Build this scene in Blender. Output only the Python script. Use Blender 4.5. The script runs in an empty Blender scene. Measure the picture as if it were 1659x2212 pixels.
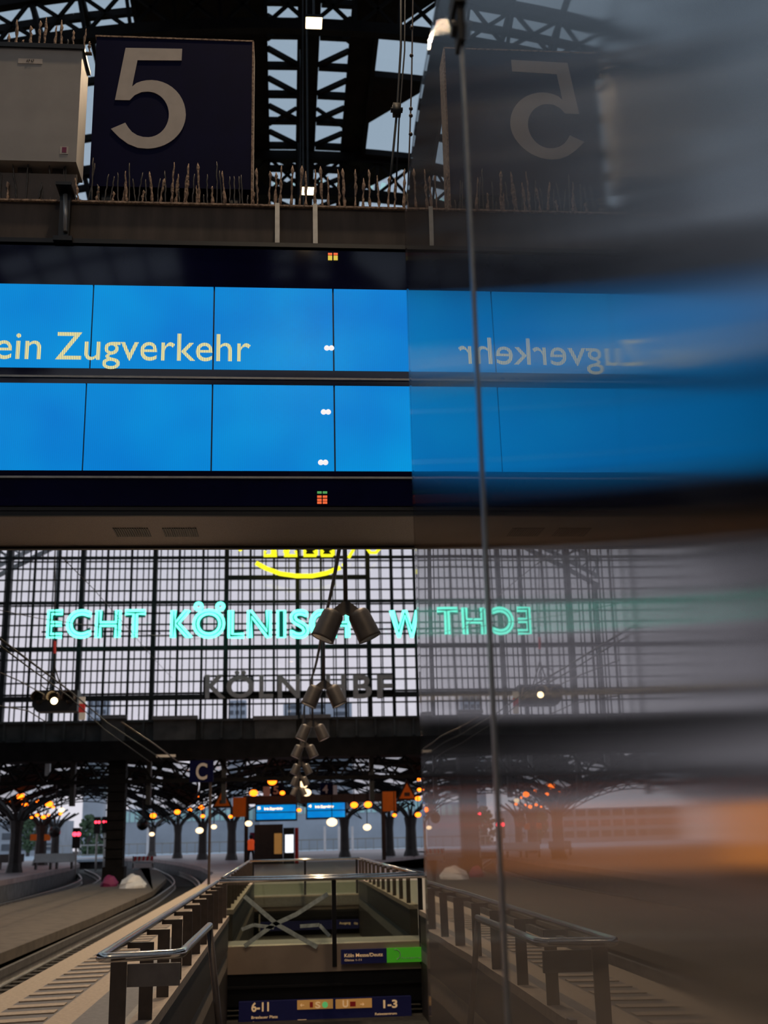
import bpy, bmesh, math, random
import numpy as np
from mathutils import Vector, Matrix
random.seed(7)
S = bpy.context.scene
COL = S.collection

# ------------------------------------------------------------------ camera
FPX = 2510.0
EYE = 1.55
def _n(v): return v/np.linalg.norm(v)
_Z = _n(np.array([-214.0, 9006.0, -FPX]))
_Y = _n(np.array([-214.0, -(214*214+FPX*FPX)/9006.0, -FPX]))
_X = np.cross(_Y, _Z)
RC = np.array([_X, _Y, _Z])
CAM = np.array([0.0, 0.0, EYE])
def ray(px, py): return RC @ np.array([px-829.5, 1106.0-py, -FPX])
def P(px, py, Y):
    w = ray(px, py); return Vector(CAM+w*(Y/w[1]))
def PZ(px, py, z):
    w = ray(px, py); return Vector(CAM+w*((z-EYE)/w[2]))
cd = bpy.data.cameras.new('camera')
cam = bpy.data.objects.new('camera', cd); COL.objects.link(cam)
M4 = Matrix.Identity(4)
for i in range(3):
    for j in range(3): M4[i][j] = RC[i][j]
M4.translation = Vector(CAM)
cam.matrix_world = M4
cd.sensor_fit = 'HORIZONTAL'; cd.sensor_width = 24.0; cd.lens = 24.0*FPX/1659.0
cd.clip_start = 0.05; cd.clip_end = 2000
cd.dof.use_dof = True; cd.dof.focus_distance = 7.4; cd.dof.aperture_fstop = cd.lens/14.0
S.camera = cam
# ------------------------------------------------------------------ world
SKY_LOW = (0.74, 0.72, 0.80, 1); SKY_HIGH = (0.36, 0.45, 0.54, 1)
SKY_STRENGTH = 1.0
w = bpy.data.worlds.new('overcast_dusk'); S.world = w; w.use_nodes = True
nt = w.node_tree; nt.nodes.clear()
tc = nt.nodes.new('ShaderNodeTexCoord'); sx = nt.nodes.new('ShaderNodeSeparateXYZ')
cr = nt.nodes.new('ShaderNodeValToRGB'); bg = nt.nodes.new('ShaderNodeBackground'); wo = nt.nodes.new('ShaderNodeOutputWorld')
nt.links.new(tc.outputs['Generated'], sx.inputs[0]); nt.links.new(sx.outputs['Z'], cr.inputs[0])
cr.color_ramp.elements[0].position = 0.16; cr.color_ramp.elements[0].color = SKY_LOW
cr.color_ramp.elements[1].position = 0.55; cr.color_ramp.elements[1].color = SKY_HIGH
nt.links.new(cr.outputs[0], bg.inputs[0]); bg.inputs[1].default_value = SKY_STRENGTH
nt.links.new(bg.outputs[0], wo.inputs[0])
S.view_settings.view_transform = 'Standard'; S.view_settings.look = 'None'
S.view_settings.exposure = 0.0; S.view_settings.gamma = 1.0; S.view_settings.use_curve_mapping = False
S.cycles.max_bounces = 7; S.cycles.diffuse_bounces = 2; S.cycles.glossy_bounces = 4
S.cycles.transparent_max_bounces = 24; S.cycles.transmission_bounces = 4
S.cycles.sample_clamp_indirect = 15.0; S.cycles.caustics_reflective = False; S.cycles.caustics_refractive = False

# ------------------------------------------------------------------ materials
def mat(name, col, rough=0.6, metal=0.0, var=0.15, scale=6.0, bump=0.0, emit=None, es=0.0, coat=0.0, stretch=None, spec=0.5):
    m = bpy.data.materials.new(name); m.use_nodes = True
    t = m.node_tree; b = t.nodes['Principled BSDF']
    b.inputs['Roughness'].default_value = rough; b.inputs['Metallic'].default_value = metal
    b.inputs['Coat Weight'].default_value = coat; b.inputs['Coat Roughness'].default_value = 0.03
    b.inputs['Specular IOR Level'].default_value = spec
    c = (*col, 1)
    if var > 0:
        co = t.nodes.new('ShaderNodeTexCoord'); mp = t.nodes.new('ShaderNodeMapping'); nz = t.nodes.new('ShaderNodeTexNoise')
        mp.inputs['Scale'].default_value = stretch or (1, 1, 1)
        nz.inputs['Scale'].default_value = scale; nz.inputs['Detail'].default_value = 5
        mx = t.nodes.new('ShaderNodeMix'); mx.data_type = 'RGBA'
        mx.inputs[6].default_value = tuple(max(0, x*(1-var)) for x in col)+(1,)
        mx.inputs[7].default_value = tuple(min(1, x*(1+var)) for x in col)+(1,)
        t.links.new(co.outputs['Object'], mp.inputs[0]); t.links.new(mp.outputs[0], nz.inputs['Vector'])
        rp = t.nodes.new('ShaderNodeValToRGB'); rp.color_ramp.elements[0].position = .35; rp.color_ramp.elements[1].position = .65
        t.links.new(nz.outputs[0], rp.inputs[0]); t.links.new(rp.outputs[0], mx.inputs[0])
        t.links.new(mx.outputs[2], b.inputs['Base Color'])
        if bump > 0:
            bp = t.nodes.new('ShaderNodeBump'); bp.inputs['Strength'].default_value = bump; bp.inputs['Distance'].default_value = .02
            t.links.new(nz.outputs[0], bp.inputs['Height']); t.links.new(bp.outputs[0], b.inputs['Normal'])
    else: b.inputs['Base Color'].default_value = c
    if emit:
        b.inputs['Emission Color'].default_value = (*emit, 1); b.inputs['Emission Strength'].default_value = es
    return m
def emis(name, col, s):
    m = bpy.data.materials.new(name); m.use_nodes = True
    t = m.node_tree; b = t.nodes['Principled BSDF']
    b.inputs['Base Color'].default_value = (*[x*.3 for x in col], 1)
    b.inputs['Emission Color'].default_value = (*col, 1); b.inputs['Emission Strength'].default_value = s
    return m
def glass(name, tint, refl=0.08, rough=0.0):
    m = bpy.data.materials.new(name); m.use_nodes = True
    t = m.node_tree; t.nodes.clear()
    o = t.nodes.new('ShaderNodeOutputMaterial'); mx = t.nodes.new('ShaderNodeMixShader')
    tr = t.nodes.new('ShaderNodeBsdfTransparent'); gl = t.nodes.new('ShaderNodeBsdfGlossy'); lw = t.nodes.new('ShaderNodeMath'); lw.operation = 'POWER'; lw.inputs[1].default_value = 5
    fc = t.nodes.new('ShaderNodeLayerWeight'); fc.inputs[0].default_value = .5; t.links.new(fc.outputs['Facing'], lw.inputs[0])
    ad = t.nodes.new('ShaderNodeMath'); ad.operation = 'MULTIPLY_ADD'; ad.inputs[1].default_value = .8; ad.inputs[2].default_value = refl; ad.use_clamp = True
    tr.inputs[0].default_value = (*tint, 1); gl.inputs['Roughness'].default_value = rough
    t.links.new(lw.outputs[0], ad.inputs[0]); t.links.new(ad.outputs[0], mx.inputs[0])
    t.links.new(tr.outputs[0], mx.inputs[1]); t.links.new(gl.outputs[0], mx.inputs[2]); t.links.new(mx.outputs[0], o.inputs[0])
    return m
M = dict(
    iron=mat('dark_iron', (.010, .009, .009), .8, 0, .3, 2, spec=.15),
    lattice=mat('lattice_iron', (.018, .018, .018), .55, 0, .3, 2),
    roofskin=mat('dark_roof_boards', (.012, .011, .011), .9, 0, .3, 1.5, spec=.1),
    beam=mat('dusty_brown_beam', (.066, .050, .042), .75, 0, .35, 9, .25, stretch=(1, 1, .15)),
    black=mat('black_metal', (.008, .008, .009), .35, 0, .2, 5),
    blackglass=mat('black_display_glass', (.005, .005, .032), .06, 0, .15, 3, spec=.5),
    under=mat('speckled_bronze_paint', (.27, .215, .19), .28, .5, .25, 160, .15),
    navy=mat('navy_enamel', (.004, .005, .036), .55, 0, .1, 5, spec=.06),
    white=mat('dusty_white_enamel', (.55, .49, .44), .55, 0, .05, 12),
    greybox=mat('dusty_grey_sheet', (.36, .34, .32), .55, 0, .06, 5, .03),
    greydark=mat('dark_grey_sheet', (.22, .21, .20), .6, 0, .08, 5),  # darker grey sheet metal for lids and housings
    rust=mat('dirt_crusted_wire', (.36, .25, .18), .9, 0, .5, 60, .4),
    wire=mat('spike_wire', (.10, .09, .08), .5, .5, .3, 40),
    alu=mat('grey_aluminium', (.38, .38, .37), .4, .6, .1, 20),
    steel=mat('brushed_rail_steel', (.72, .68, .64), .2, 1, .08, 30, stretch=(1, .05, 1)),
    post=mat('dark_bronze_post', (.075, .056, .046), .45, .3, .15, 10),
    postbox=mat('grey_bracket_steel', (.17, .15, .14), .4, .5, .12, 12),
    stone=mat('beige_platform_stone', (.40, .31, .23), .7, 0, .12, 22, .1),
    stonedark=mat('dark_paving', (.135, .12, .115), .6, 0, .15, 16, .1),
    stonemid=mat('grey_paving', (.26, .235, .21), .65, 0, .12, 18, .1),
    edge=mat('platform_edge_stone', (.42, .33, .24), .7, 0, .12, 22, .1),
    farfloor=mat('pinkish_platform_paving', (.36, .27, .27), .5, 0, .15, .8),
    sidewall=mat('concrete_platform_side', (.16, .16, .17), .8, 0, .2, 2),
    ballast=mat('track_ballast', (.028, .024, .021), .9, 0, .5, 12, .5),
    walk=mat('grey_brown_walkway', (.105, .085, .066), .8, 0, .2, 3, .1),
    railm=mat('worn_rail_steel', (.5, .48, .46), .35, .9, .15, 5),
    sleeper=mat('concrete_sleeper', (.045, .04, .035), .9, 0, .2, 6),
    kerb=mat('stone_kerb', (.36, .28, .215), .7, 0, .12, 15, .1),
    lampg=mat('grey_lamp_housing', (.085, .070, .060), .45, .2, .2, 6),
    fascia=mat('bronze_fascia', (.52, .40, .31), .35, .6, .12, 2),
    cable=mat('black_cable', (.01, .01, .01), .6, 0, .1, 4),
    brownwall=mat('brown_cladding', (.055, .044, .038), .5, .2, .15, 3),
    grey=mat('grey_letter', (.62, .58, .55), .6, 0, .1, 5),
    parapet=mat('sooty_concrete', (.075, .075, .07), .8, 0, .35, 1.2, .2),
    whitesteel=mat('white_painted_steel', (.75, .75, .76), .5, 0, .06, 2),
    red=mat('red_paint', (.55, .03, .03), .5, 0, .1, 3),
    whitep=mat('white_paint', (.7, .7, .7), .5, 0, .06, 3),
    orange=mat('orange_sign', (.80, .16, .01), .5, 0, .08, 2, emit=(.8, .16, .01), es=.06),
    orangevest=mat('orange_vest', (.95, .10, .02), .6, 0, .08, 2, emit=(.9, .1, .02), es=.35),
    black2=mat('black_cloth', (.02, .02, .025), .9, 0, .2, 8),
    skin=mat('skin', (.45, .28, .21), .6, 0, .06, 6),
    trunk=mat('brown_grey_column', (.05, .042, .040), .6, 0, .2, 2),
    bld=mat('blue_grey_cladding', (.46, .54, .64), .6, 0, .12, .25),
    blddark=mat('dark_windows', (.10, .13, .17), .3, 0, .2, .5),
    teal=mat('teal_glass_facade', (.50, .82, .84), .3, 0, .2, .4),
    leaf=mat('green_leaves', (.06, .10, .05), .9, 0, .5, 1.2, .6),
    neon_c=emis('cyan_neon', (.15, 1.0, .74), 2.5), neon_y=emis('yellow_neon', (1.0, .95, .02), 1.2),
    sheetc=mat('dark_green_letter_face', (.0, .07, .055), .5, 0, .1, 3, emit=(0, .10, .075), es=.5),
    neonback=mat('dark_yellow_letter_face', (.04, .04, .0), .5, 0, .1, 3),
    warm=emis('warm_lamp_glow', (1.0, .72, .36), 10), amber=emis('amber_lamp_glow', (1.0, .16, .006), 5.0),
    creamglow=emis('cream_lamp_glow', (1.0, .72, .42), 2.2),
    redglow=emis('red_signal_glow', (1.0, .03, .06), 6), whiteglow=emis('white_screen_glow', (.9, .92, 1.0), 1.3),
    dotw=emis('white_reflected_dot', (.9, .85, .85), 1.0), dotr=emis('red_reflected_dot', (1.0, .16, .05), .8), doty=emis('yellow_reflected_dot', (.8, .6, .08), .8), dotg=emis('green_disc_and_reflection', (.12, .5, .15), .6),  # dots imitating reflections on the display; green also colours a sign disc
    signnavy=mat('navy_guide_sign', (.012, .014, .065), .4, 0, .08, 5, emit=(.02, .02, .12), es=.06),
    signtext=mat('cream_sign_text', (.6, .42, .24), .5, 0, .05, 5, emit=(1, .62, .3), es=.30),
    signocre=mat('ochre_sign_field', (.40, .2, .06), .5, 0, .05, 5, emit=(.8, .38, .1), es=.25),
    green=mat('green_sign', (.06, .32, .015), .5, 0, .05, 5, emit=(.06, .4, .02), es=.30),
    tape=mat('pale_tape', (.36, .40, .37), .6, 0, .25, 14, .1),
    oglow=emis('added_orange_glow', (1.0, .34, .06), 1.1),
    palelight=emis('pale_tube_glow', (1.0, .78, .5), 1.6),
    pane=glass('hall_window_glass', (.97, .97, .98), .03), roofpane=glass('roof_glass', (.93, .95, .97), .03),
    bal=glass('balustrade_glass', (.72, .76, .70), .05),
    magenta=mat('magenta_poster', (.22, .015, .09), .6, 0, .1, 2),
)
def screen_mat():
    m = bpy.data.materials.new('blue_lcd_screen'); m.use_nodes = True
    t = m.node_tree; b = t.nodes['Principled BSDF']
    b.inputs['Base Color'].default_value = (.01, .02, .04, 1); b.inputs['Roughness'].default_value = .2; b.inputs['Specular IOR Level'].default_value = .25
    tcn = t.nodes.new('ShaderNodeTexCoord'); wv = t.nodes.new('ShaderNodeTexWave'); wv.inputs['Scale'].default_value = 28
    mp = t.nodes.new('ShaderNodeMapping'); t.links.new(tcn.outputs['Object'], mp.inputs[0]); t.links.new(mp.outputs[0], wv.inputs[0])
    nz = t.nodes.new('ShaderNodeTexNoise'); nz.inputs['Scale'].default_value = 1.3; nz.inputs['Detail'].default_value = 2
    t.links.new(tcn.outputs['Object'], nz.inputs['Vector'])
    rp = t.nodes.new('ShaderNodeValToRGB'); rp.color_ramp.elements[0].position = .3; rp.color_ramp.elements[1].position = .7
    rp.color_ramp.elements[0].color = (0, .18, .60, 1); rp.color_ramp.elements[1].color = (0, .29, .70, 1)
    t.links.new(nz.outputs[0], rp.inputs[0])
    mx = t.nodes.new('ShaderNodeMix'); mx.data_type = 'RGBA'; mx.blend_type = 'MULTIPLY'; mx.inputs[0].default_value = .10
    t.links.new(rp.outputs[0], mx.inputs[6]); t.links.new(wv.outputs[0], mx.inputs[7])
    t.links.new(mx.outputs[2], b.inputs['Emission Color']); b.inputs['Emission Strength'].default_value = 1.05
    return m
M['screen'] = screen_mat()
def led_mat():
    m = bpy.data.materials.new('dot_matrix_letters'); m.use_nodes = True
    t = m.node_tree; b = t.nodes['Principled BSDF']; b.inputs['Base Color'].default_value = (.05, .05, .04, 1)
    tcn = t.nodes.new('ShaderNodeTexCoord'); sp = t.nodes.new('ShaderNodeSeparateXYZ'); t.links.new(tcn.outputs['Object'], sp.inputs[0])
    a = t.nodes.new('ShaderNodeMath'); a.operation = 'MULTIPLY'; a.inputs[1].default_value = 100.0
    f = t.nodes.new('ShaderNodeMath'); f.operation = 'FRACT'; g = t.nodes.new('ShaderNodeMath'); g.operation = 'GREATER_THAN'; g.inputs[1].default_value = .62
    t.links.new(sp.outputs['X'], a.inputs[0]); t.links.new(a.outputs[0], f.inputs[0]); t.links.new(f.outputs[0], g.inputs[0])
    mx = t.nodes.new('ShaderNodeMix'); mx.data_type = 'RGBA'
    mx.inputs[6].default_value = (.95, .82, .34, 1); mx.inputs[7].default_value = (.25, .32, .28, 1)
    t.links.new(g.outputs[0], mx.inputs[0]); t.links.new(mx.outputs[2], b.inputs['Emission Color']); b.inputs['Emission Strength'].default_value = 1.0
    return m
M['led'] = led_mat()
def panel_mat():
    # steel brushed upright (smears reflections sideways) under a clear lacquer that mirrors at grazing angles
    m = bpy.data.materials.new('lacquered_brushed_steel'); m.use_nodes = True
    t = m.node_tree; t.nodes.clear(); N = t.nodes.new; L = t.links.new
    o = N('ShaderNodeOutputMaterial'); mx = N('ShaderNodeMixShader')
    br = N('ShaderNodeBsdfAnisotropic'); br.distribution = 'BECKMANN'; br.inputs['Color'].default_value = (.52, .51, .52, 1)
    br.inputs['Roughness'].default_value = .17; br.inputs['Anisotropy'].default_value = .80
    cx = N('ShaderNodeCombineXYZ'); cx.inputs[2].default_value = 1.0; L(cx.outputs[0], br.inputs['Tangent'])
    co = N('ShaderNodeBsdfAnisotropic'); co.distribution = 'BECKMANN'; co.inputs['Color'].default_value = (1, 1, 1, 1); co.inputs['Anisotropy'].default_value = .5
    L(cx.outputs[0], co.inputs['Tangent'])
    pc = N('ShaderNodeTexCoord'); ps = N('ShaderNodeSeparateXYZ'); L(pc.outputs['Object'], ps.inputs[0])
    mr = N('ShaderNodeMapRange'); mr.inputs[1].default_value = .22; mr.inputs[2].default_value = -.45; mr.inputs[3].default_value = 0.0; mr.inputs[4].default_value = .15
    L(ps.outputs['Y'], mr.inputs[0]); L(mr.outputs[0], co.inputs['Roughness'])
    nz = N('ShaderNodeTexNoise'); nz.inputs['Scale'].default_value = 1.1; nz.inputs['Detail'].default_value = 1; L(pc.outputs['Object'], nz.inputs['Vector'])
    bp = N('ShaderNodeBump'); bp.inputs['Strength'].default_value = .25; bp.inputs['Distance'].default_value = .003
    L(nz.outputs[0], bp.inputs['Height']); L(bp.outputs[0], co.inputs['Normal'])
    fr = N('ShaderNodeFresnel'); fr.inputs[0].default_value = 1.45
    mu = N('ShaderNodeMath'); mu.operation = 'MULTIPLY'; mu.inputs[1].default_value = .75; L(fr.outputs[0], mu.inputs[0])
    L(mu.outputs[0], mx.inputs[0]); L(br.outputs[0], mx.inputs[1]); L(co.outputs[0], mx.inputs[2]); L(mx.outputs[0], o.inputs[0])
    return m
M['panel'] = panel_mat()

# ------------------------------------------------------------------ builders
def wloc(o):
    v = Vector((0, 0, 0))
    while o is not None: v = v+o.location; o = o.parent
    return v
class MB:
    def __init__(s): s.v = []; s.f = []; s.m = []; s.mi = 0
    def add(s, vs, fs):
        k = len(s.v); s.v += [tuple(x) for x in vs]; s.f += [tuple(i+k for i in q) for q in fs]; s.m += [s.mi]*len(fs); return s
    def box(s, a, b):
        x0, x1 = sorted((a[0], b[0])); y0, y1 = sorted((a[1], b[1])); z0, z1 = sorted((a[2], b[2]))
        return s.add([(x0,y0,z0),(x1,y0,z0),(x1,y1,z0),(x0,y1,z0),(x0,y0,z1),(x1,y0,z1),(x1,y1,z1),(x0,y1,z1)],
                     [(3,2,1,0),(4,5,6,7),(0,1,5,4),(1,2,6,5),(2,3,7,6),(3,0,4,7)])
    def bar(s, p, q, w, h=None, up=(0, 0, 1)):
        h = h or w; p = Vector(p); q = Vector(q); d = (q-p).normalized(); u = Vector(up)
        if abs(d.dot(u)) > .98: u = Vector((0, 1, 0))
        r = d.cross(u).normalized()*w/2; u = r.cross(d).normalized()*h/2
        vs = [p-r-u, p+r-u, p+r+u, p-r+u, q-r-u, q+r-u, q+r+u, q-r+u]
        return s.add(vs, [(0,1,2,3),(7,6,5,4),(0,4,5,1),(1,5,6,2),(2,6,7,3),(3,7,4,0)])
    def tube(s, pts, r, n=8, closed=False, caps=True):
        pts = [Vector(p) for p in pts]; N = len(pts); rr = r if isinstance(r, (list, tuple)) else [r]*N
        k = len(s.v); prev = None
        for i, p in enumerate(pts):
            if closed: d = pts[(i+1) % N]-pts[i-1]
            else: d = pts[min(i+1, N-1)]-pts[max(i-1, 0)]
            d = d.normalized() if d.length > 1e-9 else Vector((0, 0, 1))
            if prev is None:
                u = Vector((0, 0, 1)) if abs(d.z) < .9 else Vector((0, 1, 0))
            else: u = prev
            a = d.cross(u); a = a.normalized() if a.length > 1e-6 else d.orthogonal().normalized(); b = a.cross(d).normalized(); prev = b
            for j in range(n):
                t = 2*math.pi*j/n; s.v.append(tuple(p+a*math.cos(t)*rr[i]+b*math.sin(t)*rr[i]))
        m = N if closed else N-1; c0 = len(s.f)
        for i in range(m):
            for j in range(n):
                i2 = (i+1) % N
                s.f.append((k+i*n+j, k+i*n+(j+1) % n, k+i2*n+(j+1) % n, k+i2*n+j))
        if not closed and caps:
            s.f.append(tuple(k+j for j in reversed(range(n)))); s.f.append(tuple(k+(N-1)*n+j for j in range(n)))
        s.m += [s.mi]*(len(s.f)-c0); return s
    def lathe(s, c, prof, n=16, axis=(0, 0, 1)):
        # prof: list of (radius, distance along axis)
        ax = Vector(axis).normalized(); a = ax.orthogonal().normalized(); b = ax.cross(a); k = len(s.v); c = Vector(c); c0 = len(s.f)
        for r, h in prof:
            for j in range(n):
                t = 2*math.pi*j/n; s.v.append(tuple(c+ax*h+(a*math.cos(t)+b*math.sin(t))*max(r, 1e-4)))
        for i in range(len(prof)-1):
            for j in range(n): s.f.append((k+i*n+j, k+i*n+(j+1) % n, k+(i+1)*n+(j+1) % n, k+(i+1)*n+j))
        s.f.append(tuple(k+j for j in reversed(range(n)))); s.f.append(tuple(k+(len(prof)-1)*n+j for j in range(n)))
        s.m += [s.mi]*(len(s.f)-c0); return s
    def ball(s, c, r, n=10, sz=1.0):
        return s.lathe(c, [(r*math.sin(math.pi*i/n), -r*sz*math.cos(math.pi*i/n)) for i in range(n+1)], n+2)
    def prism(s, poly, y0, y1):          # poly in (x, z), extruded along y
        n = len(poly); vs = [(x, y0, z) for x, z in poly]+[(x, y1, z) for x, z in poly]
        return s.add(vs, [tuple(range(n)), tuple(reversed(range(n, 2*n)))]+[(i, n+i, n+(i+1) % n, (i+1) % n) for i in range(n)])
    def slab(s, poly, z0, z1):           # poly in (x, y)
        n = len(poly); vs = [(x, y, z0) for x, y in poly]+[(x, y, z1) for x, y in poly]
        return s.add(vs, [tuple(reversed(range(n))), tuple(range(n, 2*n))]+[(i, (i+1) % n, n+(i+1) % n, n+i) for i in range(n)])
    def build(s, name, mats, parent=None, smooth=False, kind=None):
        me = bpy.data.meshes.new(name); off = wloc(parent) if parent else Vector((0, 0, 0))
        me.from_pydata([(x-off.x, y-off.y, z-off.z) for x, y, z in s.v], [], s.f)
        mats = mats if isinstance(mats, (list, tuple)) else [mats]
        for q in mats: me.materials.append(q)
        if len(mats) > 1: me.polygons.foreach_set('material_index', s.m)
        bm = bmesh.new(); bm.from_mesh(me); bmesh.ops.recalc_face_normals(bm, faces=bm.faces)
        big = [f for f in bm.faces if len(f.verts) > 16]
        if big: bmesh.ops.triangulate(bm, faces=big)
        bm.to_mesh(me); bm.free()
        if smooth:
            for p in me.polygons: p.use_smooth = len(p.vertices) < 5
        o = bpy.data.objects.new(name, me); COL.objects.link(o)
        if parent: o.parent = parent
        if kind: o['kind'] = kind
        return o
def tag(o, label, cat, group=None, kind=None):
    o['label'] = label; o['category'] = cat
    if group: o['group'] = group
    if kind: o['kind'] = kind
    return o
def thing(name, label, cat, loc=(0, 0, 0), group=None):
    o = bpy.data.objects.new(name, None); COL.objects.link(o); o.location = loc; o.empty_display_size = .1
    return tag(o, label, cat, group)
def struct(name, mb, m, smooth=False): return mb.build(name, m, None, smooth, 'structure')
def children(o): return [c for c in bpy.data.objects if c.parent == o]
def copy_tree(o, parent=None):
    c = o.copy(); COL.objects.link(c)
    if parent: c.parent = parent
    for ch in children(o): copy_tree(ch, c)
    return c
_dg = None
def text_obj(s, off=0.0, extrude=0.0):
    cu = bpy.data.curves.new('t', 'FONT'); cu.body = s; cu.size = 1.0; cu.offset = off; cu.extrude = extrude; cu.resolution_u = 5
    ob = bpy.data.objects.new('t', cu); COL.objects.link(ob); bpy.context.view_layer.update(); return ob
def text_mb(mb, s, x0, x1, z0, z1, y, t=.004, off=0.0, zref=None):
    """lettering facing -Y, its ink box filling x0..x1, z0..z1 (zref: fit the height of these characters instead)"""
    ob = text_obj(s, off, .5); dg = bpy.context.evaluated_depsgraph_get()
    me = bpy.data.meshes.new_from_object(ob.evaluated_get(dg)); vs = [v.co.copy() for v in me.vertices]; fs = [tuple(p.vertices) for p in me.polygons]
    bpy.data.objects.remove(ob, do_unlink=True); bpy.data.meshes.remove(me)
    a0 = min(v.x for v in vs); a1 = max(v.x for v in vs)
    if zref:
        o2 = text_obj(zref, off, .5); m2 = bpy.data.meshes.new_from_object(o2.evaluated_get(bpy.context.evaluated_depsgraph_get()))
        b0 = min(v.co.y for v in m2.vertices); b1 = max(v.co.y for v in m2.vertices); bpy.data.objects.remove(o2, do_unlink=True); bpy.data.meshes.remove(m2)
    else: b0 = min(v.y for v in vs); b1 = max(v.y for v in vs)
    mb.add([(x0+(v.x-a0)/(a1-a0)*(x1-x0), y-t*(.5-v.z)-t*.0-(t if v.z > 0 else 0)*0, z0+(v.y-b0)/(b1-b0)*(z1-z0)) for v in vs], fs)
    return mb
def outline_loops(s, off=0.0):
    ob = text_obj(s, off); cu = ob.to_curve(bpy.context.evaluated_depsgraph_get()); loops = []
    for sp in cu.splines:
        pts = []
        bp = sp.bezier_points; n = len(bp)
        for i in range(n):
            a, b = bp[i], bp[(i+1) % n]; seg = (b.co-a.co).length
            straight = (a.handle_right-a.co).cross(b.co-a.co).length < 1e-5 and (b.handle_left-b.co).cross(b.co-a.co).length < 1e-5
            k = 1 if straight else 5
            for j in range(k):
                t = j/k; pts.append(a.co*(1-t)**3+a.handle_right*3*t*(1-t)**2+b.handle_left*3*t*t*(1-t)+b.co*t**3)
        q = [pts[0]]
        for p in pts[1:]:
            if (p-q[-1]).length > 1e-4: q.append(p)
        loops.append(q)
    ob.to_curve_clear(); bpy.data.objects.remove(ob, do_unlink=True)
    return loops

# ================================================================== THE HALL
XC, RR, ZC = 0.7, 34.0, -10.0
def vz(x, r=RR): return ZC+math.sqrt(max(r*r-(x-XC)**2, 0))
YB, YF = -38.0, 60.0
TRY = [YB+.5+8.5*i for i in range(12)]       # truss planes
TRY = [y for y in [-32.5, -24, -15.5, -7, 1.5, 10, 18.5, 27, 35.5, 44, 52.5]]
def vault(mb, xa, xb, ya, yb, r=RR+.5, th=.12, st=1.5):
    n = max(1, int(abs(xb-xa)/st))
    for i in range(n):
        x0 = xa+(xb-xa)*i/n; x1 = xa+(xb-xa)*(i+1)/n
        z0, z1 = vz(x0, r), vz(x1, r)
        mb.add([(x0,ya,z0),(x1,ya,z1),(x1,yb,z1),(x0,yb,z0),(x0,ya,z0+th),(x1,ya,z1+th),(x1,yb,z1+th),(x0,yb,z0+th)],
               [(3,2,1,0),(4,5,6,7),(0,1,5,4),(1,2,6,5),(2,3,7,6),(3,0,4,7)])
roof = MB()
BANDS = [(-.33, .33), (1.22, 2.0), (-2.0, -1.22), (4.4, 8.0), (-4.9, -2.0), (11.5, 16.5), (-12.7, -11.5), (20.5, 29.5), (-29.5, -20.5)]
for a, b in BANDS: vault(roof, XC+a, XC+b, YB, YF)
struct('ceiling', roof, M['roofskin'])
pur = MB()
def span(p, q, w, h): pur.bar(p, q, w, h)
for a, b in [(.33, 1.22), (-1.22, -.33)]:
    y = YB+.5
    while y < YF:
        pur.bar((XC+a, y, vz(XC+a)+.3), (XC+b, y, vz(XC+b)+.3), .16, .2)
        s0, s1 = (a, b) if a > 0 else (b, a)
        pur.bar((XC+s0, y, vz(XC+s0)+.35), (XC+s1, y-.75, vz(XC+s1)+.35), .13, .14)
        if int(round(y/1.42)) % 3 == 0:
            pur.bar((XC+s1, y+.2, vz(XC+s1)+.3), (XC+s0, y-.7, vz(XC+s0)+.3), .09, .1)
        y += 1.42
for a, b, n in [(2.0, 4.4, 1), (8.0, 11.5, 3), (16.5, 20.5, 3), (-11.5, -4.9, 5), (-20.5, -12.7, 5)]:
    y = YB+1
    while y < YF:
        k = 4
        for i in range(k):
            xa = XC+a+(b-a)*i/k; xb = XC+a+(b-a)*(i+1)/k
            pur.bar((xa, y, vz(xa)+.35), (xb, y, vz(xb)+.35), .22 if a == 2.0 else .14, .22)
        y += 4.25 if a == 2.0 else 2.83
    for i in range(n+1):
        x = XC+a+(b-a)*i/n
        pur.bar((x, YB, vz(x)+.35), (x, YF, vz(x)+.35), .12, .2)
# corner gussets that close the glazing beside the ridge to triangles
for ty in TRY:
    for k in range(2):
        y1 = ty+4.25*k
        xa, xb = XC+2.0, XC+3.9
        pur.add([(xa, y1, vz(xa)+.4), (xb, y1, vz(xb)+.4), (xa, y1+2.4, vz(xa)+.4), (xa, y1, vz(xa)+.48), (xb, y1, vz(xb)+.48), (xa, y1+2.4, vz(xa)+.48)],
                [(0,1,2),(3,5,4),(0,3,4,1),(1,4,5,2),(2,5,3,0)])
struct('trim_1', pur, M['iron'])
rg = MB()
for a, b in [(.33, 1.22), (-1.22, -.33), (2.0, 4.4), (8.0, 11.5), (16.5, 20.5), (-11.5, -4.9), (-20.5, -12.7)]:
    vault(rg, XC+a, XC+b, YB, YF, RR+.58, .015)
struct('window_2', rg, M['roofpane'])
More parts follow.
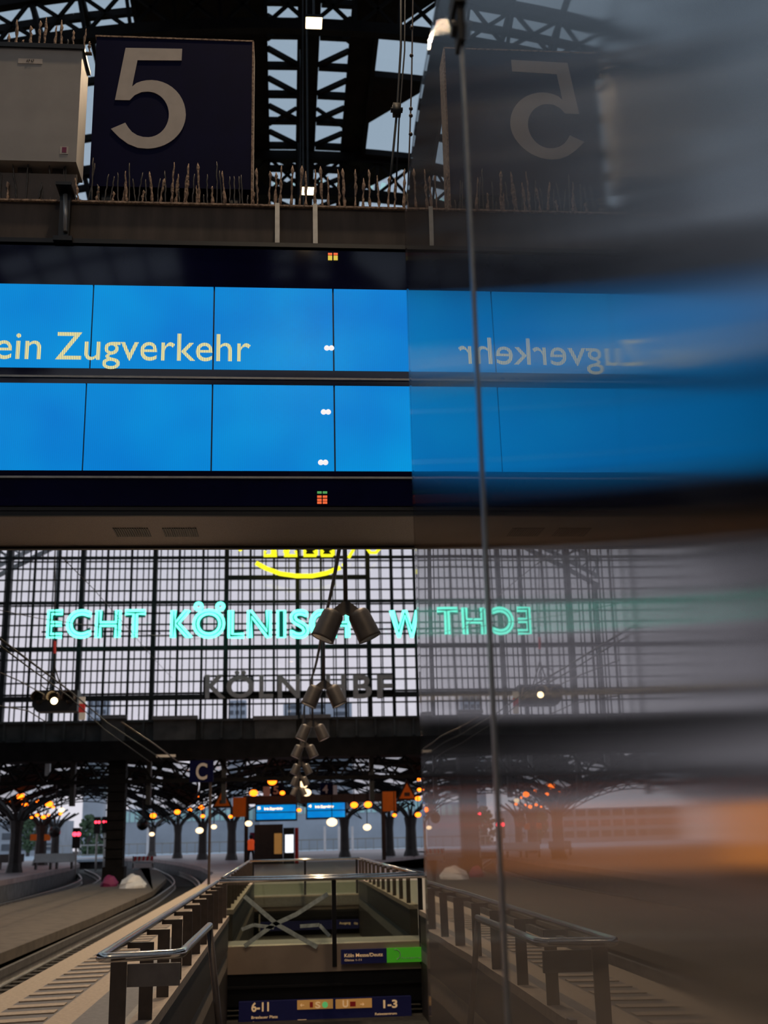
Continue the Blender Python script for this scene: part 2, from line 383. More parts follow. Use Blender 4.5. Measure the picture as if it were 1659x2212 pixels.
# arched lattice trusses
def truss_mb():
    t = MB(); n = 56; A = math.radians(59)
    def pt(i, r):
        a = -A+2*A*i/n; return (XC+r*math.sin(a), 0, ZC+r*math.cos(a))
    for i in range(n):
        t.bar(pt(i, RR+.25), pt(i+1, RR+.25), .34, .26, (0, 1, 0)); t.bar(pt(i, RR-1.15), pt(i+1, RR-1.15), .34, .26, (0, 1, 0))
        t.bar(pt(i, RR+.2), pt(i, RR-1.1), .10, .12)
        t.bar(pt(i, RR+.2), pt(i+1, RR-1.1), .10, .08); t.bar(pt(i+1, RR+.2), pt(i, RR-1.1), .10, .08)
    return t
tr0 = truss_mb().build('roof_truss', M['iron'])
for i, y in enumerate(TRY):
    o = tr0 if i == 0 else tr0.copy()
    if i: COL.objects.link(o)
    o.location = (0, y, 0)
    lab = 'dark arched lattice truss spanning the hall under the glazed roof'
    if y == 27: lab = 'nearest visible arched lattice truss, crossing above the number sign'
    if y == 35.5: lab = 'arched lattice truss just above the row of bird spikes'
    tag(o, lab, 'truss', 'arched roof trusses')
# side walls of the hall
for nm, s in (('wall_left', -1), ('wall_right', 1)):
    wl = MB(); x = XC+s*29.6
    wl.box((x-.3, YB, -1.2), (x+.3, YF, 3.2)); wl.box((x-.3, YB, 5.6), (x+.3, YF, 8.2))
    y = YB
    while y < YF:
        wl.box((x-.35, y, 3.2), (x+.35, y+.7, 5.6)); y += 4.25
    struct(nm, wl, M['brownwall'])

wbk = MB(); poly = [(XC-29.5, -1)]+[(XC-29.5+59*i/30, vz(XC-29.5+59*i/30, RR)-1.5) for i in range(31)]+[(XC+29.5, -1)]
wbk.prism(poly, YB-.6, YB-.2)
for i in range(9):
    x = XC-24+i*6; wbk.box((x-.3, YB-.2, 0), (x+.3, YB+.1, vz(x)-1.6))
struct('wall_back', wbk, M['brownwall'])  # closed rear wall out of view, added to darken reflections in the display
# ------------------------------------------------------------------ gable window
GX = [-0.0]
mains = [P(px, 1395, 60).x for px in (172, 333, 492, 647, 797)]
stepx = (mains[-1]-mains[0])/4
xs = [mains[0]+stepx*i for i in range(-5, 11)]
z0g = P(600, 1395, 60).z
ZLOW = P(400, 1552, 60).z
mm = MB()
for x in xs:
    if abs(x-XC) < 29: mm.box((x-.11, YF-.25, 3.3), (x+.11, YF+.25, vz(x, RR+.3)))
for k, hh in ((0, .17), (4, .11), (8, .10), (12, .14), (16, .1), (20, .14)):
    zz = z0g+k*.592
    mm.box((XC-28.5 if k < 12 else XC-24, YF-.12, zz-hh), (XC+28.5 if k < 12 else XC+24, YF+.12, zz+hh*.2))
zz = z0g+6*.6; mm.box((xs[7], YF-.2, zz-.1), (xs[9], YF+.1, zz+.1))
zz = P(600, 1503, 60).z; mm.box((XC-28.5, YF-.2, zz-.13), (XC+28.5, YF+.2, zz+.06)); mm.box((XC-28.5, YF-.2, zz+.16), (XC+28.5, YF+.2, zz+.22))
win = struct('window_1', mm, M['lattice'])
for lay, yy, wd in ((0, YF+.1, .028), (1, YF+1.0, .03)):
    gb = MB()
    for i, x in enumerate(xs[:-1]):
        for j in range(3):
            xa = x+stepx*j/3
            for fr, w2 in ((0, .06 if lay == 0 else .03), (.5, wd)):
                if j == 0 and fr == 0 and lay == 0: continue
                xx = xa+stepx/3*fr+(.17 if lay else 0)
                if abs(xx-XC) < 28.5: gb.box((xx-w2, yy-.05, ZLOW-.3), (xx+w2, yy+.05, vz(xx, RR)))
    k = -5
    while z0g+k*.592 < 23.5:
        zz = z0g+k*.592; hw = math.sqrt(max(RR**2-(zz-ZC)**2, 0))
        hw = min(hw, 28.5)
        
        if lay == 0 or k % 4 == 0: gb.box((XC-hw, yy-.04, zz-.038), (XC+hw, yy+.04, zz+.038))
        k += 1
    gb.build('glazing_bars', M['lattice'], win)
pn = MB(); n = 40; poly = [(XC-28.5, ZLOW)]
for i in range(n+1):
    x = XC-28.5+57*i/n; poly.append((x, vz(x, RR)))
poly.append((XC+28.5, ZLOW)); pn.prism(poly, YF+.5, YF+.52); pn.build('pane', M['pane'], win)
# parapet and deep beam under the window
zt = P(400, 1556, 60).z; zm = P(400, 1602, 60).z; zb = P(400, 1642, 60).z
wf = MB(); wf.box((XC-29.5, YF-.5, zm), (XC+29.5, YF+.6, zt)); wf.mi = 1; wf.box((XC-29.5, YF-1.1, zb), (XC+29.5, YF+.9, zm)); wf.mi = 0
for i in range(60):
    x = XC-29+58*i/60; wf.box((x-.06, YF-.62, zm+.1), (x+.06, YF-.5, zt-.1))
wf.box((XC-29.5, YF-.65, zt-.12), (XC+29.5, YF+.6, zt))
struct('wall_front', wf, [M['parapet'], M['iron']])
ra = MB()
for i in range(44):
    x0 = XC-29+i*1.32; zc = zb-1.0
    ra.bar((x0, YF-.3, zb), (x0+.66, YF-.3, zc), .1, .1); ra.bar((x0+.66, YF-.3, zc), (x0+1.32, YF-.3, zb), .1, .1)
ra.box((XC-29.5, YF-.45, zb-1.1), (XC+29.5, YF-.15, zb-.92))
struct('trim_2', ra, M['iron'])
for x, nm in ((P(254, 1700, 60).x, 'dark riveted iron column rising between the two tracks'),):
    t = thing('iron_column', nm, 'column', (x, 60, -.45))
    m = MB(); m.box((x-.52, 59.5, -.45), (x+.52, 60.5, .4)); m.build('plinth', M['iron'], t)
    m = MB(); m.box((x-.42, 59.6, .4), (x+.42, 60.4, zb))
    for k in range(12): m.box((x-.47, 59.52, .8+k*.45), (x+.47, 59.6, .87+k*.45))
    m.build('shaft', M['iron'], t)
for x in (P(170, 1600, 60).x, P(20, 1600, 60).x):
    pass
# boxes on the parapet
for a, b, c, d, lab in ((220, 268, 1545, 1600, 'small dull box on the parapet, left of the others'), (332, 422, 1547, 1600, 'long pale box on the parapet under the teal letters'),
                     (550, 640, 1547, 1600, 'grey box on the parapet left of the spotlights'), (652, 712, 1544, 1600, 'grey box on the parapet behind the spotlights')):
    p = P(a, c, 58.9); q = P(b, d, 58.9); q.z = zm
    t = thing('equipment_box', lab, 'box', (p.x, 59, q.z))
    MB().box((p.x, 58.95, q.z), (q.x, 59.33, p.z-.18)).build('body', M['parapet'], t)
    MB().box((p.x-.08, 58.8, p.z-.18), (q.x+.08, 59.33, p.z)).build('lid', M['greydark'], t)

# neon lettering
def letter(ch, px0, px1, py0, py1, parent, Y, tube_r, tm, fm, off=.02, depth=.12, part='neon_letter'):
    a = P(px0, py1, Y); b = P(px1, py0, Y)
    loops = outline_loops(ch, off)
    al = [p for l in loops for p in l]
    mx0, mx1 = min(p.x for p in al), max(p.x for p in al); my0, my1 = min(p.y for p in al), max(p.y for p in al)
    W = (b.x-a.x-2*tube_r)/(mx1-mx0); H = (b.z-a.z-2*tube_r)/(my1-my0)
    def tf(p, dy): return (a.x+tube_r+(p.x-mx0)*W, Y+dy, a.z+tube_r+(p.y-my0)*H)
    m = MB()
    for l in loops: m.tube([tf(p, 0) for p in l], tube_r, 6, True)
    o = m.build(part, tm, parent, True)
    f = MB(); text_mb(f, ch, a.x+tube_r, b.x-tube_r, a.z+tube_r, b.z-tube_r, Y+tube_r+depth/2, depth, off); f.build('letter_face', fm, o)
    return o
NY = 58.6
p0 = P(100, 1378, NY)
neon = thing('neon_sign', 'cyan neon lettering ECHT KÖLNISCH WASSER on the big window wall', 'sign', (p0.x, NY, p0.z))
chars = [('E', 99, 139), ('C', 141, 199), ('H', 204, 263), ('T', 266, 317), ('K', 367, 418), ('O', 415, 487), ('L', 491, 530), ('N', 533, 587),
         ('I', 597, 618), ('S', 626, 668), ('C', 668, 712), ('H', 716, 756), ('W', 842, 908), ('A', 912, 958), ('S', 962, 1000), ('S', 1004, 1042), ('E', 1046, 1080), ('R', 1084, 1126)]
for ch, a, b in chars:
    letter(ch, a, b, 1316 if ch != 'O' else 1315, 1380, neon, NY, .068, M['neon_c'], M['sheetc'], .05)
for px in (429, 476):
    c = P(px, 1310, NY); m = MB(); m.tube([(c.x+.17*math.cos(t*math.pi/6), NY, c.z+.17*math.sin(t*math.pi/6)) for t in range(12)], .085, 6, True)
    m.build('umlaut_ring', M['neon_c'], neon, True)
m = MB()
for zz in (p0.z+.35, p0.z+1.25): m.box((p0.x-.3, NY+.25, zz-.04), (P(1130, 1378, NY).x, NY+.32, zz+.04))
for px in (180, 340, 497, 650, 800, 960, 1110):
    x = P(px, 1378, NY).x; m.bar((x, NY+.3, p0.z+.35), (x, YF-.3, p0.z+.35), .06)
m.build('support_rail', M['iron'], neon)
# yellow emblem above, mostly hidden by the display
c = P(648, 1118, NY)
ys = thing('neon_emblem', 'yellow neon 4711 emblem with curved underline above the cyan letters', 'sign', (c.x, NY, c.z))
def pxl(l): return [P(a, b, NY) for a, b in l]
for l, nm in (([(553, 1216), (575, 1228), (605, 1239), (640, 1244), (675, 1244), (705, 1238), (735, 1226)], 'underline_tube'),
              ([(753, 1205), (762, 1190), (768, 1172), (770, 1150)], 'frame_tube'), ([(520, 1190), (512, 1170), (510, 1150)], 'frame_tube'),
              ([(790, 1180), (800, 1194), (812, 1194), (822, 1182)], 'scroll_tube'), ([(745, 1218), (740, 1222)], 'frame_tube')):
    MB().tube(pxl(l), .085 if nm != 'underline_tube' else .12, 8).build(nm, M['neon_y'], ys, True)
for ch, a, b in (('4', 566, 602), ('7', 608, 645), ('1', 655, 686), ('1', 692, 722)):
    letter(ch, a, b, 1098, 1202, ys, NY, .07, M['neon_y'], M['neonback'], .03)
# yellow foot tubes of the numerals
for a, b in ((573, 597), (617, 641), (659, 682), (697, 718)):
    MB().tube(pxl([(a, 1190), (a-2, 1200), (b, 1200), (b-3, 1190)]), .085, 6).build('foot_tube', M['neon_y'], ys, True)
m = MB(); x0, x1 = P(495, 1200, NY).x, P(800, 1200, NY).x
m.box((x0, NY+.3, c.z-1.2), (x1, NY+.4, c.z-1.1))
for x in (x0+1, x1-1): m.bar((x, NY+.35, c.z-1.15), (x, YF-.3, c.z-1.15), .08)
m.build('support_rail', M['iron'], ys)
# grey station name behind the glass
HY = 59.25
hb = thing('station_name_sign', 'grey capital letters KÖLN HBF low on the big window', 'sign', (P(445, 1510, HY).x, HY, P(445, 1510, HY).z))
for ch, a, b in (('K', 443, 488), ('Ö', 489, 549), ('L', 560, 590), ('N', 600, 648), ('H', 704, 746), ('B', 763, 802), ('F', 815, 847)):
    q = P(a, 1509, HY); r = P(b, 1458 if ch != 'Ö' else 1449, HY)
    m = MB(); text_mb(m, ch, q.x, r.x, q.z, r.z, HY, .18, .02); m.build('letter', M['grey'], hb)
q = P(440, 1500, HY); r = P(850, 1500, HY)
m = MB(); m.box((q.x, HY+.15, q.z-.06), (r.x, HY+.25, q.z+.06)); m.box((q.x, HY+.15, q.z+.9), (r.x, HY+.25, q.z+.98))
for i in range(5):
    x = q.x+(r.x-q.x)*i/4; m.bar((x, HY+.2, q.z+.0), (x, HY+.2, q.z+.9), .09); m.bar((x, HY+.2, q.z+.02), (x, YF-.2, q.z+.02), .09)
m.build('frame', M['iron'], hb)
# white outer lattice girder seen through the left of the window
tg = MB()
a, b = P(-60, 1272, 64), P(150, 1165, 64); a2, b2 = P(-60, 1215, 64), P(70, 1150, 64)
tg.bar(a, b, .22, .22); tg.bar(a+Vector((0, 0, .55)), b+Vector((0, 0, .55)), .2, .2); tg.bar(a2, b2, .2, .2)
for i in range(8):
    f = i/8; g = (i+.6)/8
    tg.bar(a.lerp(b, f)+Vector((0, 0, .5)), a2.lerp(b2, g), .1, .1); tg.bar(a.lerp(b, g)+Vector((0, 0, .5)), a2.lerp(b2, f), .1, .1)
for f in (.05, .9): tg.bar(a.lerp(b, f), a.lerp(b, f)-Vector((0, 0, a.lerp(b, f).z-5)), .25, .25)
tag(tg.build('lattice_girder', M['whitesteel']), 'pale slanting lattice girder outside the window at its upper left', 'girder')

# ================================================================== GROUND
def V2(px, py, z=0.0):
    p = PZ(px, py, z); return (p.x, p.y)
gr = MB(); gr.box((-90, YB-20, -1.3), (90, 400, -1.0)); struct('floor_trackbed', gr, M['ballast'])
W1 = (7.0, 18.4); W2 = (19.7, 33.6); WX = (-.84, 2.02)
left_edge = [(-3.05, 45)]
fp = [(-3.5, 60.4), (-5.13, 74.7), (-7.77, 90.8), (-11.7, 110.4), (-15.4, 121), (-24, 134)]
fl = MB()
def R(x0, y0, x1, y1, i): fl.mi = i; fl.box((x0, y0, -.25), (x1, y1, 0.0))
strips = [(-3.05, -2.72, 3), (-2.72, -2.16, 1), (-2.16, -1.90, 0), (-1.90, -1.45, 1), (-1.45, -.99, 2)]
for a, b, i in strips: R(a, YB, b, 45, i)
for y0, y1 in ((YB, W1[0]), (W1[1], W2[0]), (W2[1], 45)): R(-.99, y0, 5.2, y1, 2)
for y0, y1 in (W1, W2): R(-.99, y0, WX[0], y1, 0); R(WX[1], y0, 5.2, y1, 2)
fl.mi = 1
struct('floor', fl, [M['stone'], M['stonedark'], M['stonemid'], M['edge']])
hs = MB(); y = 4.0
while y < 45:
    hs.add([(-2.70, y, .002), (-2.18, y+.10, .002), (-2.18, y+.30, .002), (-2.70, y+.20, .002), (-2.70, y, .012), (-2.18, y+.10, .012), (-2.18, y+.30, .012), (-2.70, y+.20, .012)],
           [(3,2,1,0),(4,5,6,7),(0,1,5,4),(1,2,6,5),(2,3,7,6),(3,0,4,7)]); y += .5
tag(hs.build('tactile_strip', M['stone']), 'pale ribbed hatching set in the dark paving along the platform edge', 'tactile paving', kind='stuff')
pf = MB(); pf.slab([(-3.05, 45)]+fp+[(20, 150), (16, 110), (5.2, 80), (5.2, 45)], -.25, 0.0); struct('floor_far', pf, M['farfloor'])
sw = MB()
edge = [(-3.0, YB), (-3.0, 45)]+[(x+.05, y) for x, y in fp]
for (xa, ya), (xb, yb) in zip(edge, edge[1:]): sw.bar((xa+.1, ya, -.63), (xb+.1, yb, -.63), .2, .76)
sw.bar((5.1, YB, -.63), (5.1, 80, -.63), .2, .76)
struct('wall_platform', sw, M['sidewall'])
# left neighbouring platform
le = [(-11.4, YB), (-11.5, 20), (-12.0, 40), (-12.86, 56.4), (-13.4, 67.7), (-14.55, 83.8), (-15.86, 95.8), (-18.2, 108), (-23, 121)]
lp = MB(); lp.slab(le+[(-40, 121), (-29, 60), (-29, YB)], -.25, 0); lp.mi = 1
for (xa, ya), (xb, yb) in zip(le, le[1:]): lp.bar((xa-.12, ya, -.63), (xb-.12, yb, -.63), .2, .76)
struct('floor_left', lp, [M['farfloor'], M['sidewall']])
# right neighbouring platform
rp_ = MB(); rp_.slab([(12.5, YB), (29, YB), (29, 120), (12.5, 120)], -.25, 0); rp_.mi = 1; rp_.box((12.5, YB, -1), (12.7, 120, -.25)); struct('floor_right', rp_, [M['farfloor'], M['sidewall']])
# walkway between the tracks
wk = MB(); wr = [(-5.45, YB), (-5.3, 23.6), (-5.2, 34), (-5.35, 50.3), (-6.4, 67), (-8.85, 85.6), (-11.8, 100)]
wl_ = [(-11.0, 100), (-9.7, 76), (-9.6, 67.4), (-9.5, 56), (-9.3, 40), (-9.2, YB)]
wk.slab(wr+wl_, -.6, -.4); struct('trim_3', wk, M['walk'])
# rails
def railpath(pts, lab):
    m = MB()
    for (xa, ya), (xb, yb) in zip(pts, pts[1:]):
        m.bar((xa, ya, -.72), (xb, yb, -.72), .07, .14); m.bar((xa, ya, -.85), (xb, yb, -.85), .03, .16); m.bar((xa, ya, -.94), (xb, yb, -.94), .15, .03)
    return tag(m.build('track_rail', M['railm']), lab, 'rail')
def smoothpts(pts, n=60):
    xs_ = [p[1] for p in pts]; out = []
    for i in range(n+1):
        y = xs_[0]+(xs_[-1]-xs_[0])*i/n; out.append((float(np.interp(y, xs_, [p[0] for p in pts])), y))
    # soften the corners
    for _ in range(3): out = [out[0]]+[((out[i-1][0]+out[i][0]*2+out[i+1][0])/4, out[i][1]) for i in range(1, n)]+[out[-1]]
    return out
r1 = smoothpts([(-5.2, YB), (-5.2, 49), (-5.9, 67), (-7.5, 81), (-11.3, 106)]); r2 = smoothpts([(-3.75, YB), (-3.75, 50), (-4.4, 64.6), (-5.9, 78.7), (-9.7, 104)])
railpath(r1, 'steel rail of the near track, the one beside the walkway'); railpath(r2, 'steel rail of the near track, the one beside the platform')
r3 = smoothpts([(-9.75, YB), (-9.8, 40), (-11.0, 62), (-12.36, 73.9), (-12.9, 82), (-14.5, 92.6), (-17.5, 107.5)]); r3 = smoothpts([(-9.6, YB), (-9.8, 50), (-10.4, 66), (-11.5, 78), (-14.1, 92), (-17.3, 107)])
railpath(r3, 'steel rail of the far left track nearer the walkway'); railpath([(x-1.45*.82, y) for x, y in r3], 'steel rail of the far left track nearer the left platform')
railpath([(7, YB), (7, 110)], 'steel rail of the track right of the stairs, nearer the stairs'); railpath([(8.45, YB), (8.45, 110)], 'steel rail of the track right of the stairs, farther from the stairs')
sl = MB(); y = YB
while y < 70:
    x = float(np.interp(y, [p[1] for p in r1], [p[0] for p in r1]))
    sl.box((x-.1, y, -1.0), (x+1.6, y+.26, -.955)); y += .62
tag(sl.build('track_sleepers', M['sleeper']), 'row of dark sleepers in the ballast under the near track', 'sleepers', kind='stuff')

# ================================================================== STAIR WELLS
Zc = -3.9
def well(W, near):
    m = MB(); y0, y1 = W
    m.box((WX[0]-.15, y0, Zc), (WX[0], y1, -.25)); m.box((WX[1], y0, Zc), (WX[1]+.15, y1, -.25))
    m.box((WX[0]-.15, y0-.15, Zc), (WX[1]+.15, y0, -.25)); 
    m.box((WX[0]-.15, y0-.15, Zc-.1), (WX[1]+.15, y1+8, Zc))
    # flight of steps going down away from the viewer
    n = 22
    for i in range(n):
        ya = y0+.2+i*.30; zt_ = -.17*(i+1); m.box((WX[0], ya, max(Zc, zt_-.4)), (WX[1], ya+.30, zt_))
    return m
struct('wall_stairwell_1', well(W1, True), M['brownwall']); struct('wall_stairwell_2', well((W2[0]+.3, W2[1]), False), M['brownwall'])
# low stone kerbs beside the wells
for (y0, y1), n in ((W1, 1), ((W2[0], W2[1]), 2)):
    k = MB(); 
    if n == 1: y0 -= .1
    k.box((-.97, y0, .40), (-.82, y1-.15, .47)); k.box((WX[1]-.02, y0, .40), (WX[1]+.13, y1-.15, .47)); k.mi = 1; k.box((-.96, y0+.01, 0), (-.83, y1-.16, .40)); k.box((WX[1]-.01, y0+.01, 0), (WX[1]+.12, y1-.16, .40)); struct('trim_%d' % (3+n), k, [M['kerb'], M['brownwall']])

def elbow(pts, r=.09, n=5):
    out = [Vector(pts[0])]
    for i in range(1, len(pts)-1):
        p = Vector(pts[i]); a = (Vector(pts[i-1])-p).normalized(); b = (Vector(pts[i+1])-p).normalized()
        for k in range(n+1):
            t = k/n; out.append((p+a*r)*(1-t)**2+p*2*t*(1-t)+(p+b*r)*t*t)
    out.append(Vector(pts[-1])); return out
HR = .95
hl = thing('stair_handrail', 'steel tube handrail on dark flat posts left of the stairs, its end nearest the viewer', 'handrail', (-.98, 6.8, 0))
MB().tube(elbow([(-1.0, 18.2, HR), (-1.0, 6.78, HR), (-.57, 6.90, HR), (-.545, 9.0, HR)], .07), .026, 12).build('rail_tube', M['steel'], hl, True)
m = MB(); m.box((-.93, 6.74, -.02), (-.845, 6.765, HR-.02)); m.build('end_post', M['post'], hl)
MB().box((-.925, 6.725, .335), (-.85, 6.74, .36)).build('label_plate', M['black'], hl)
m = MB(); m.box((-.845, 6.77, .80), (-.565, 6.80, .915)); m.build('cross_bracket', M['postbox'], hl)
for k in range(10):
    y = 8.0+1.08*k
    if y > 18.0: break
    m = MB(); m.prism([(-1.0, HR-.02), (-1.0, HR-.055), (-.92, HR-.055), (-.92, .47), (-.835, .47), (-.835, HR-.02)], y-.012, y+.012)
    m.build('post', M['post'], hl)
    if k < 9:
        pass
m = MB(); m.box((-.83, 7.15, .30), (-.79, 7.25, .50)); m.build('kerb_fixing', M['postbox'], hl)
m = MB(); m.box((-.96, 7.4, .38), (-.86, 7.41, .86)); 
sp = MB(); sp.tube([(-.545, 8.98, HR-.01), (-.46, 9.05, .2), (-.40, 9.1, -.9)], .024, 8); sp.build('inner_post', M['post'], hl, True)
# right-hand handrail of the first well
hr = thing('stair_handrail', 'steel tube handrail right of the stairs, half hidden by the steel panel', 'handrail', (2.1, 8, 0))
MB().tube(elbow([(2.13, 7.5, HR), (2.13, 18.3, HR)], .07), .026, 10).build('rail_tube', M['steel'], hr, True)
for k in range(9):
    y = 8.0+1.2*k; m = MB(); m.prism([(2.13, HR-.02), (2.13, HR-.055), (2.09, HR-.055), (2.09, .47), (2.04, .47), (2.04, HR-.02)], y-.012, y+.012); m.build('post', M['post'], hr)

for X_, lab in ((2.13, 'steel handrail on posts right of the farther stairs'), (-1.0, 'steel handrail on posts left of the farther stairs')):
    hx = thing('stair_handrail', lab, 'handrail', (X_, 20, 0)); sgn = -1 if X_ > 0 else 1
    MB().tube(elbow([(X_, 19.7, HR), (X_, 34.4, HR)], .07), .028, 10).build('rail_tube', M['steel'], hx, True)
    for k in range(11):
        y = 20.2+1.3*k; MB().prism([(X_, HR-.02), (X_, HR-.055), (X_+sgn*.05, HR-.055), (X_+sgn*.05, .47), (X_+sgn*.12, .47), (X_+sgn*.12, HR-.02)], y-.012, y+.012).build('post', M['post'], hx)
def cross(Y, glass_h, name_lab, near):
    """glazed balustrade across the head of the well"""
    t = thing('glass_balustrade', name_lab, 'balustrade', ((WX[0]+WX[1])/2, Y, 0))
    x0, x1 = -.98, 2.12
    MB().tube([(x0, Y-.05, HR), (x1, Y-.05, HR)], .032, 10).build('rail_tube', M['steel'], t, True)
    if near: MB().tube([(x0+.05, Y+1.1, HR), (x1, Y+1.1, HR)], .03, 10).build('rail_tube', M['steel'], t, True)
    xm = P(722, 2000, Y).x if near else (x0+x1)/2
    for xx in (x0+.08, xm, x1-.08):
        MB().box((xx-.034, Y-.03, -.3), (xx+.034, Y+.03, HR-.02)).build('post', M['black'], t)
    for a, b in ((x0+.12, xm-.04), (xm+.04, x1-.12)):
        MB().box((a, Y-.006, .02), (b, Y+.006, HR-.06)).build('glass_pane', M['bal'], t)
    return t, xm
cb, xm = cross(18.4, .9, 'glass balustrade with steel top rail across the near stair opening', True)
cb2, xm2 = cross(34.6, .9, 'second glass balustrade farther along the platform', False)
def head(Y, n):
    m = MB(); zf = P(600, 2102, 18.4).z if n == 1 else -.36
    m.box((WX[0]-.1, Y-.02, zf), (WX[1]+.1, Y+.25, .02)); m.mi = 1
    m.box((WX[0]-.1, Y+.02, zf-.18), (WX[1]+.1, Y+.3, zf)); m.box((WX[0]-.1, Y-.02, zf-.20), (WX[1]+.1, Y+.02, zf-.17)); m.box((WX[0]-.1, Y+.05, zf-.45), (WX[1]+.1, Y+.3, zf-.2))
    struct('trim_%d' % (5+n), m, [M['fascia'], M['black']])
head(18.4, 1); head(33.7, 2)
# taped cross on the near glass
def pxY(l, Y): return [P(a, b, Y) for a, b in l]
for i, (l, lab) in enumerate(((((528, 1936), (600, 1998), (685, 2046)), 'pale crumpled tape strip on the glass running from upper left to lower right'),
               (((708, 1931), (640, 1975), (590, 1998), (528, 2044)), 'pale crumpled tape strip on the glass running from upper right to lower left'),
               (((522, 2008), (548, 1998), (592, 2004)), 'short curled end of pale tape low on the left of the glass'),
               (((648, 2001), (690, 1998), (712, 2022)), 'short drooping end of pale tape beside the balustrade post'))):
    m = MB(); pp = pxY(l, 18.37); 
    for a, b in zip(pp, pp[1:]): m.bar(a, b, .010, .062 if i < 2 else .05)
    tag(m.build('tape_strip', M['tape']), lab, 'tape', 'tape strips on the balustrade glass')
# Messe sign on the fascia
Yg = 18.3; a = P(737, 2083, Yg); b = P(914, 2046, Yg); c = P(836, 2083, Yg)
t = thing('direction_sign', 'dark blue and green sign on the brown fascia under the glass', 'sign', (a.x, Yg, a.z))
MB().box((a.x, Yg, a.z), (c.x, Yg+.05, b.z)).build('blue_field', M['signnavy'], t)
MB().box((c.x, Yg, a.z), (b.x, Yg+.05, b.z)).build('green_field', M['green'], t)
m = MB(); h = b.z-a.z
text_mb(m, 'Köln Messe/Deutz', a.x+.05, c.x-.06, a.z+h*.47, a.z+h*.72, Yg-.003, .004, .01); text_mb(m, 'Gleise 1-11', a.x+.05, a.x+.3, a.z+h*.2, a.z+h*.34, Yg-.003, .004)
m.build('lettering', M['signtext'], t)
m = MB(); text_mb(m, 'Ausgang', c.x+.2, b.x-.04, a.z+h*.22, a.z+h*.36, Yg-.003, .004)
cc = Vector((c.x+.13, Yg-.003, a.z+h*.55)); m.tube([cc+Vector((.07*math.cos(q), 0, .07*math.sin(q))) for q in [i*.35-1.3 for i in range(10)]], .007, 6)
m.build('emblem', M['tape'], t)
# large guide sign under the slab
Yg = 18.3; a = P(515, 2260, Yg); b = P(888, 2152, Yg)
t = thing('guide_sign', 'wide navy guide sign with 6-11 and 1-3 hanging over the stairs', 'sign', (a.x, Yg, a.z))
MB().box((a.x, Yg, a.z), (b.x, Yg+.12, b.z)).build('sign_board', M['signnavy'], t)
def tx(s, x0, x1, y0, y1, mt, nm='lettering', off=.015, Y=Yg):
    p = P(x0, y1, Y); q = P(x1, y0, Y); m = MB(); text_mb(m, s, p.x, q.x, p.z, q.z, Y-.004, .005, off); return m.build(nm, mt, t)
tx('6-11', 543, 581, 2164, 2186, M['signtext'], off=.03); tx('1-3', 828, 858, 2159, 2178, M['signtext'], off=.03)
tx('Breslauer Platz', 543, 600, 2193, 2201, M['signtext']); tx('Ausgang', 543, 586, 2205, 2212, M['signtext'])
tx('Reisezentrum', 810, 857, 2186, 2193, M['signtext']); tx('Dom, City', 822, 857, 2197, 2205, M['signtext'])
for x0, x1, y0, y1 in ((642, 719, 2158, 2181), (725, 803, 2156, 2179)):
    p = P(x0, y1, Yg); q = P(x1, y0, Yg); MB().box((p.x, Yg-.012, p.z), (q.x, Yg, q.z)).build('ochre_field', M['signocre'], t)
def arrow(x, y, s, d, Y=Yg):
    p = P(x, y, Y); m = MB(); k = s
    m.bar((p.x-k*.6, Y-.02, p.z), (p.x+k*.6, Y-.02, p.z), .008, k*.18)
    for zz in (-1, 1): m.bar((p.x+d*k*.6, Y-.02, p.z), (p.x+d*k*.15, Y-.02, p.z+zz*k*.4), .008, k*.18)
    m.build('arrow', M['signtext'], t)
arrow(653, 2171, .045, -1); arrow(782, 2169, .045, 1); arrow(871, 2205, .07, 1)
m = MB(); p = P(681, 2178, Yg); q = P(692, 2163, Yg); text_mb(m, 'S', p.x, q.x, p.z, q.z, Yg-.02, .006, .03); m.build('letter', M['signtext'], t)
m = MB(); p = P(740, 2176, Yg); q = P(752, 2160, Yg); text_mb(m, 'U', p.x, q.x, p.z, q.z, Yg-.02, .006, .03); m.build('letter', M['signtext'], t)
p = P(702, 2170, Yg); MB().lathe((p.x, Yg-.02, p.z), [(.042, 0), (.042, .01)], 16, (0, -1, 0)).build('green_disc', M['dotg'], t)
p = P(756, 2174, Yg); q = P(768, 2163, Yg); MB().box((p.x, Yg-.02, p.z), (q.x, Yg-.012, q.z)).build('red_field', M['red'], t)
p = P(669, 2176, Yg); q = P(676, 2164, Yg); MB().box((p.x, Yg-.02, p.z), (q.x, Yg-.012, q.z)).build('red_field', M['red'], t)
for x0, x1 in ((643, 662), (665, 684), (738, 765), (770, 797)):
    p = P(x0, 2222, Yg); q = P(x1, 2202, Yg); o = MB().box((p.x, Yg-.012, p.z), (q.x, Yg, q.z)).build('pictogram_field', M['signtext'], t)
    m = MB(); xc = (p.x+q.x)/2; m.lathe((xc, Yg-.014, q.z-.035), [(.014, 0), (.014, .006)], 10, (0, -1, 0)); m.bar((xc, Yg-.016, q.z-.05), (xc, Yg-.016, p.z+.01), .008, .035, (0, 0, 1)); m.build('pictogram', M['navy'], o)
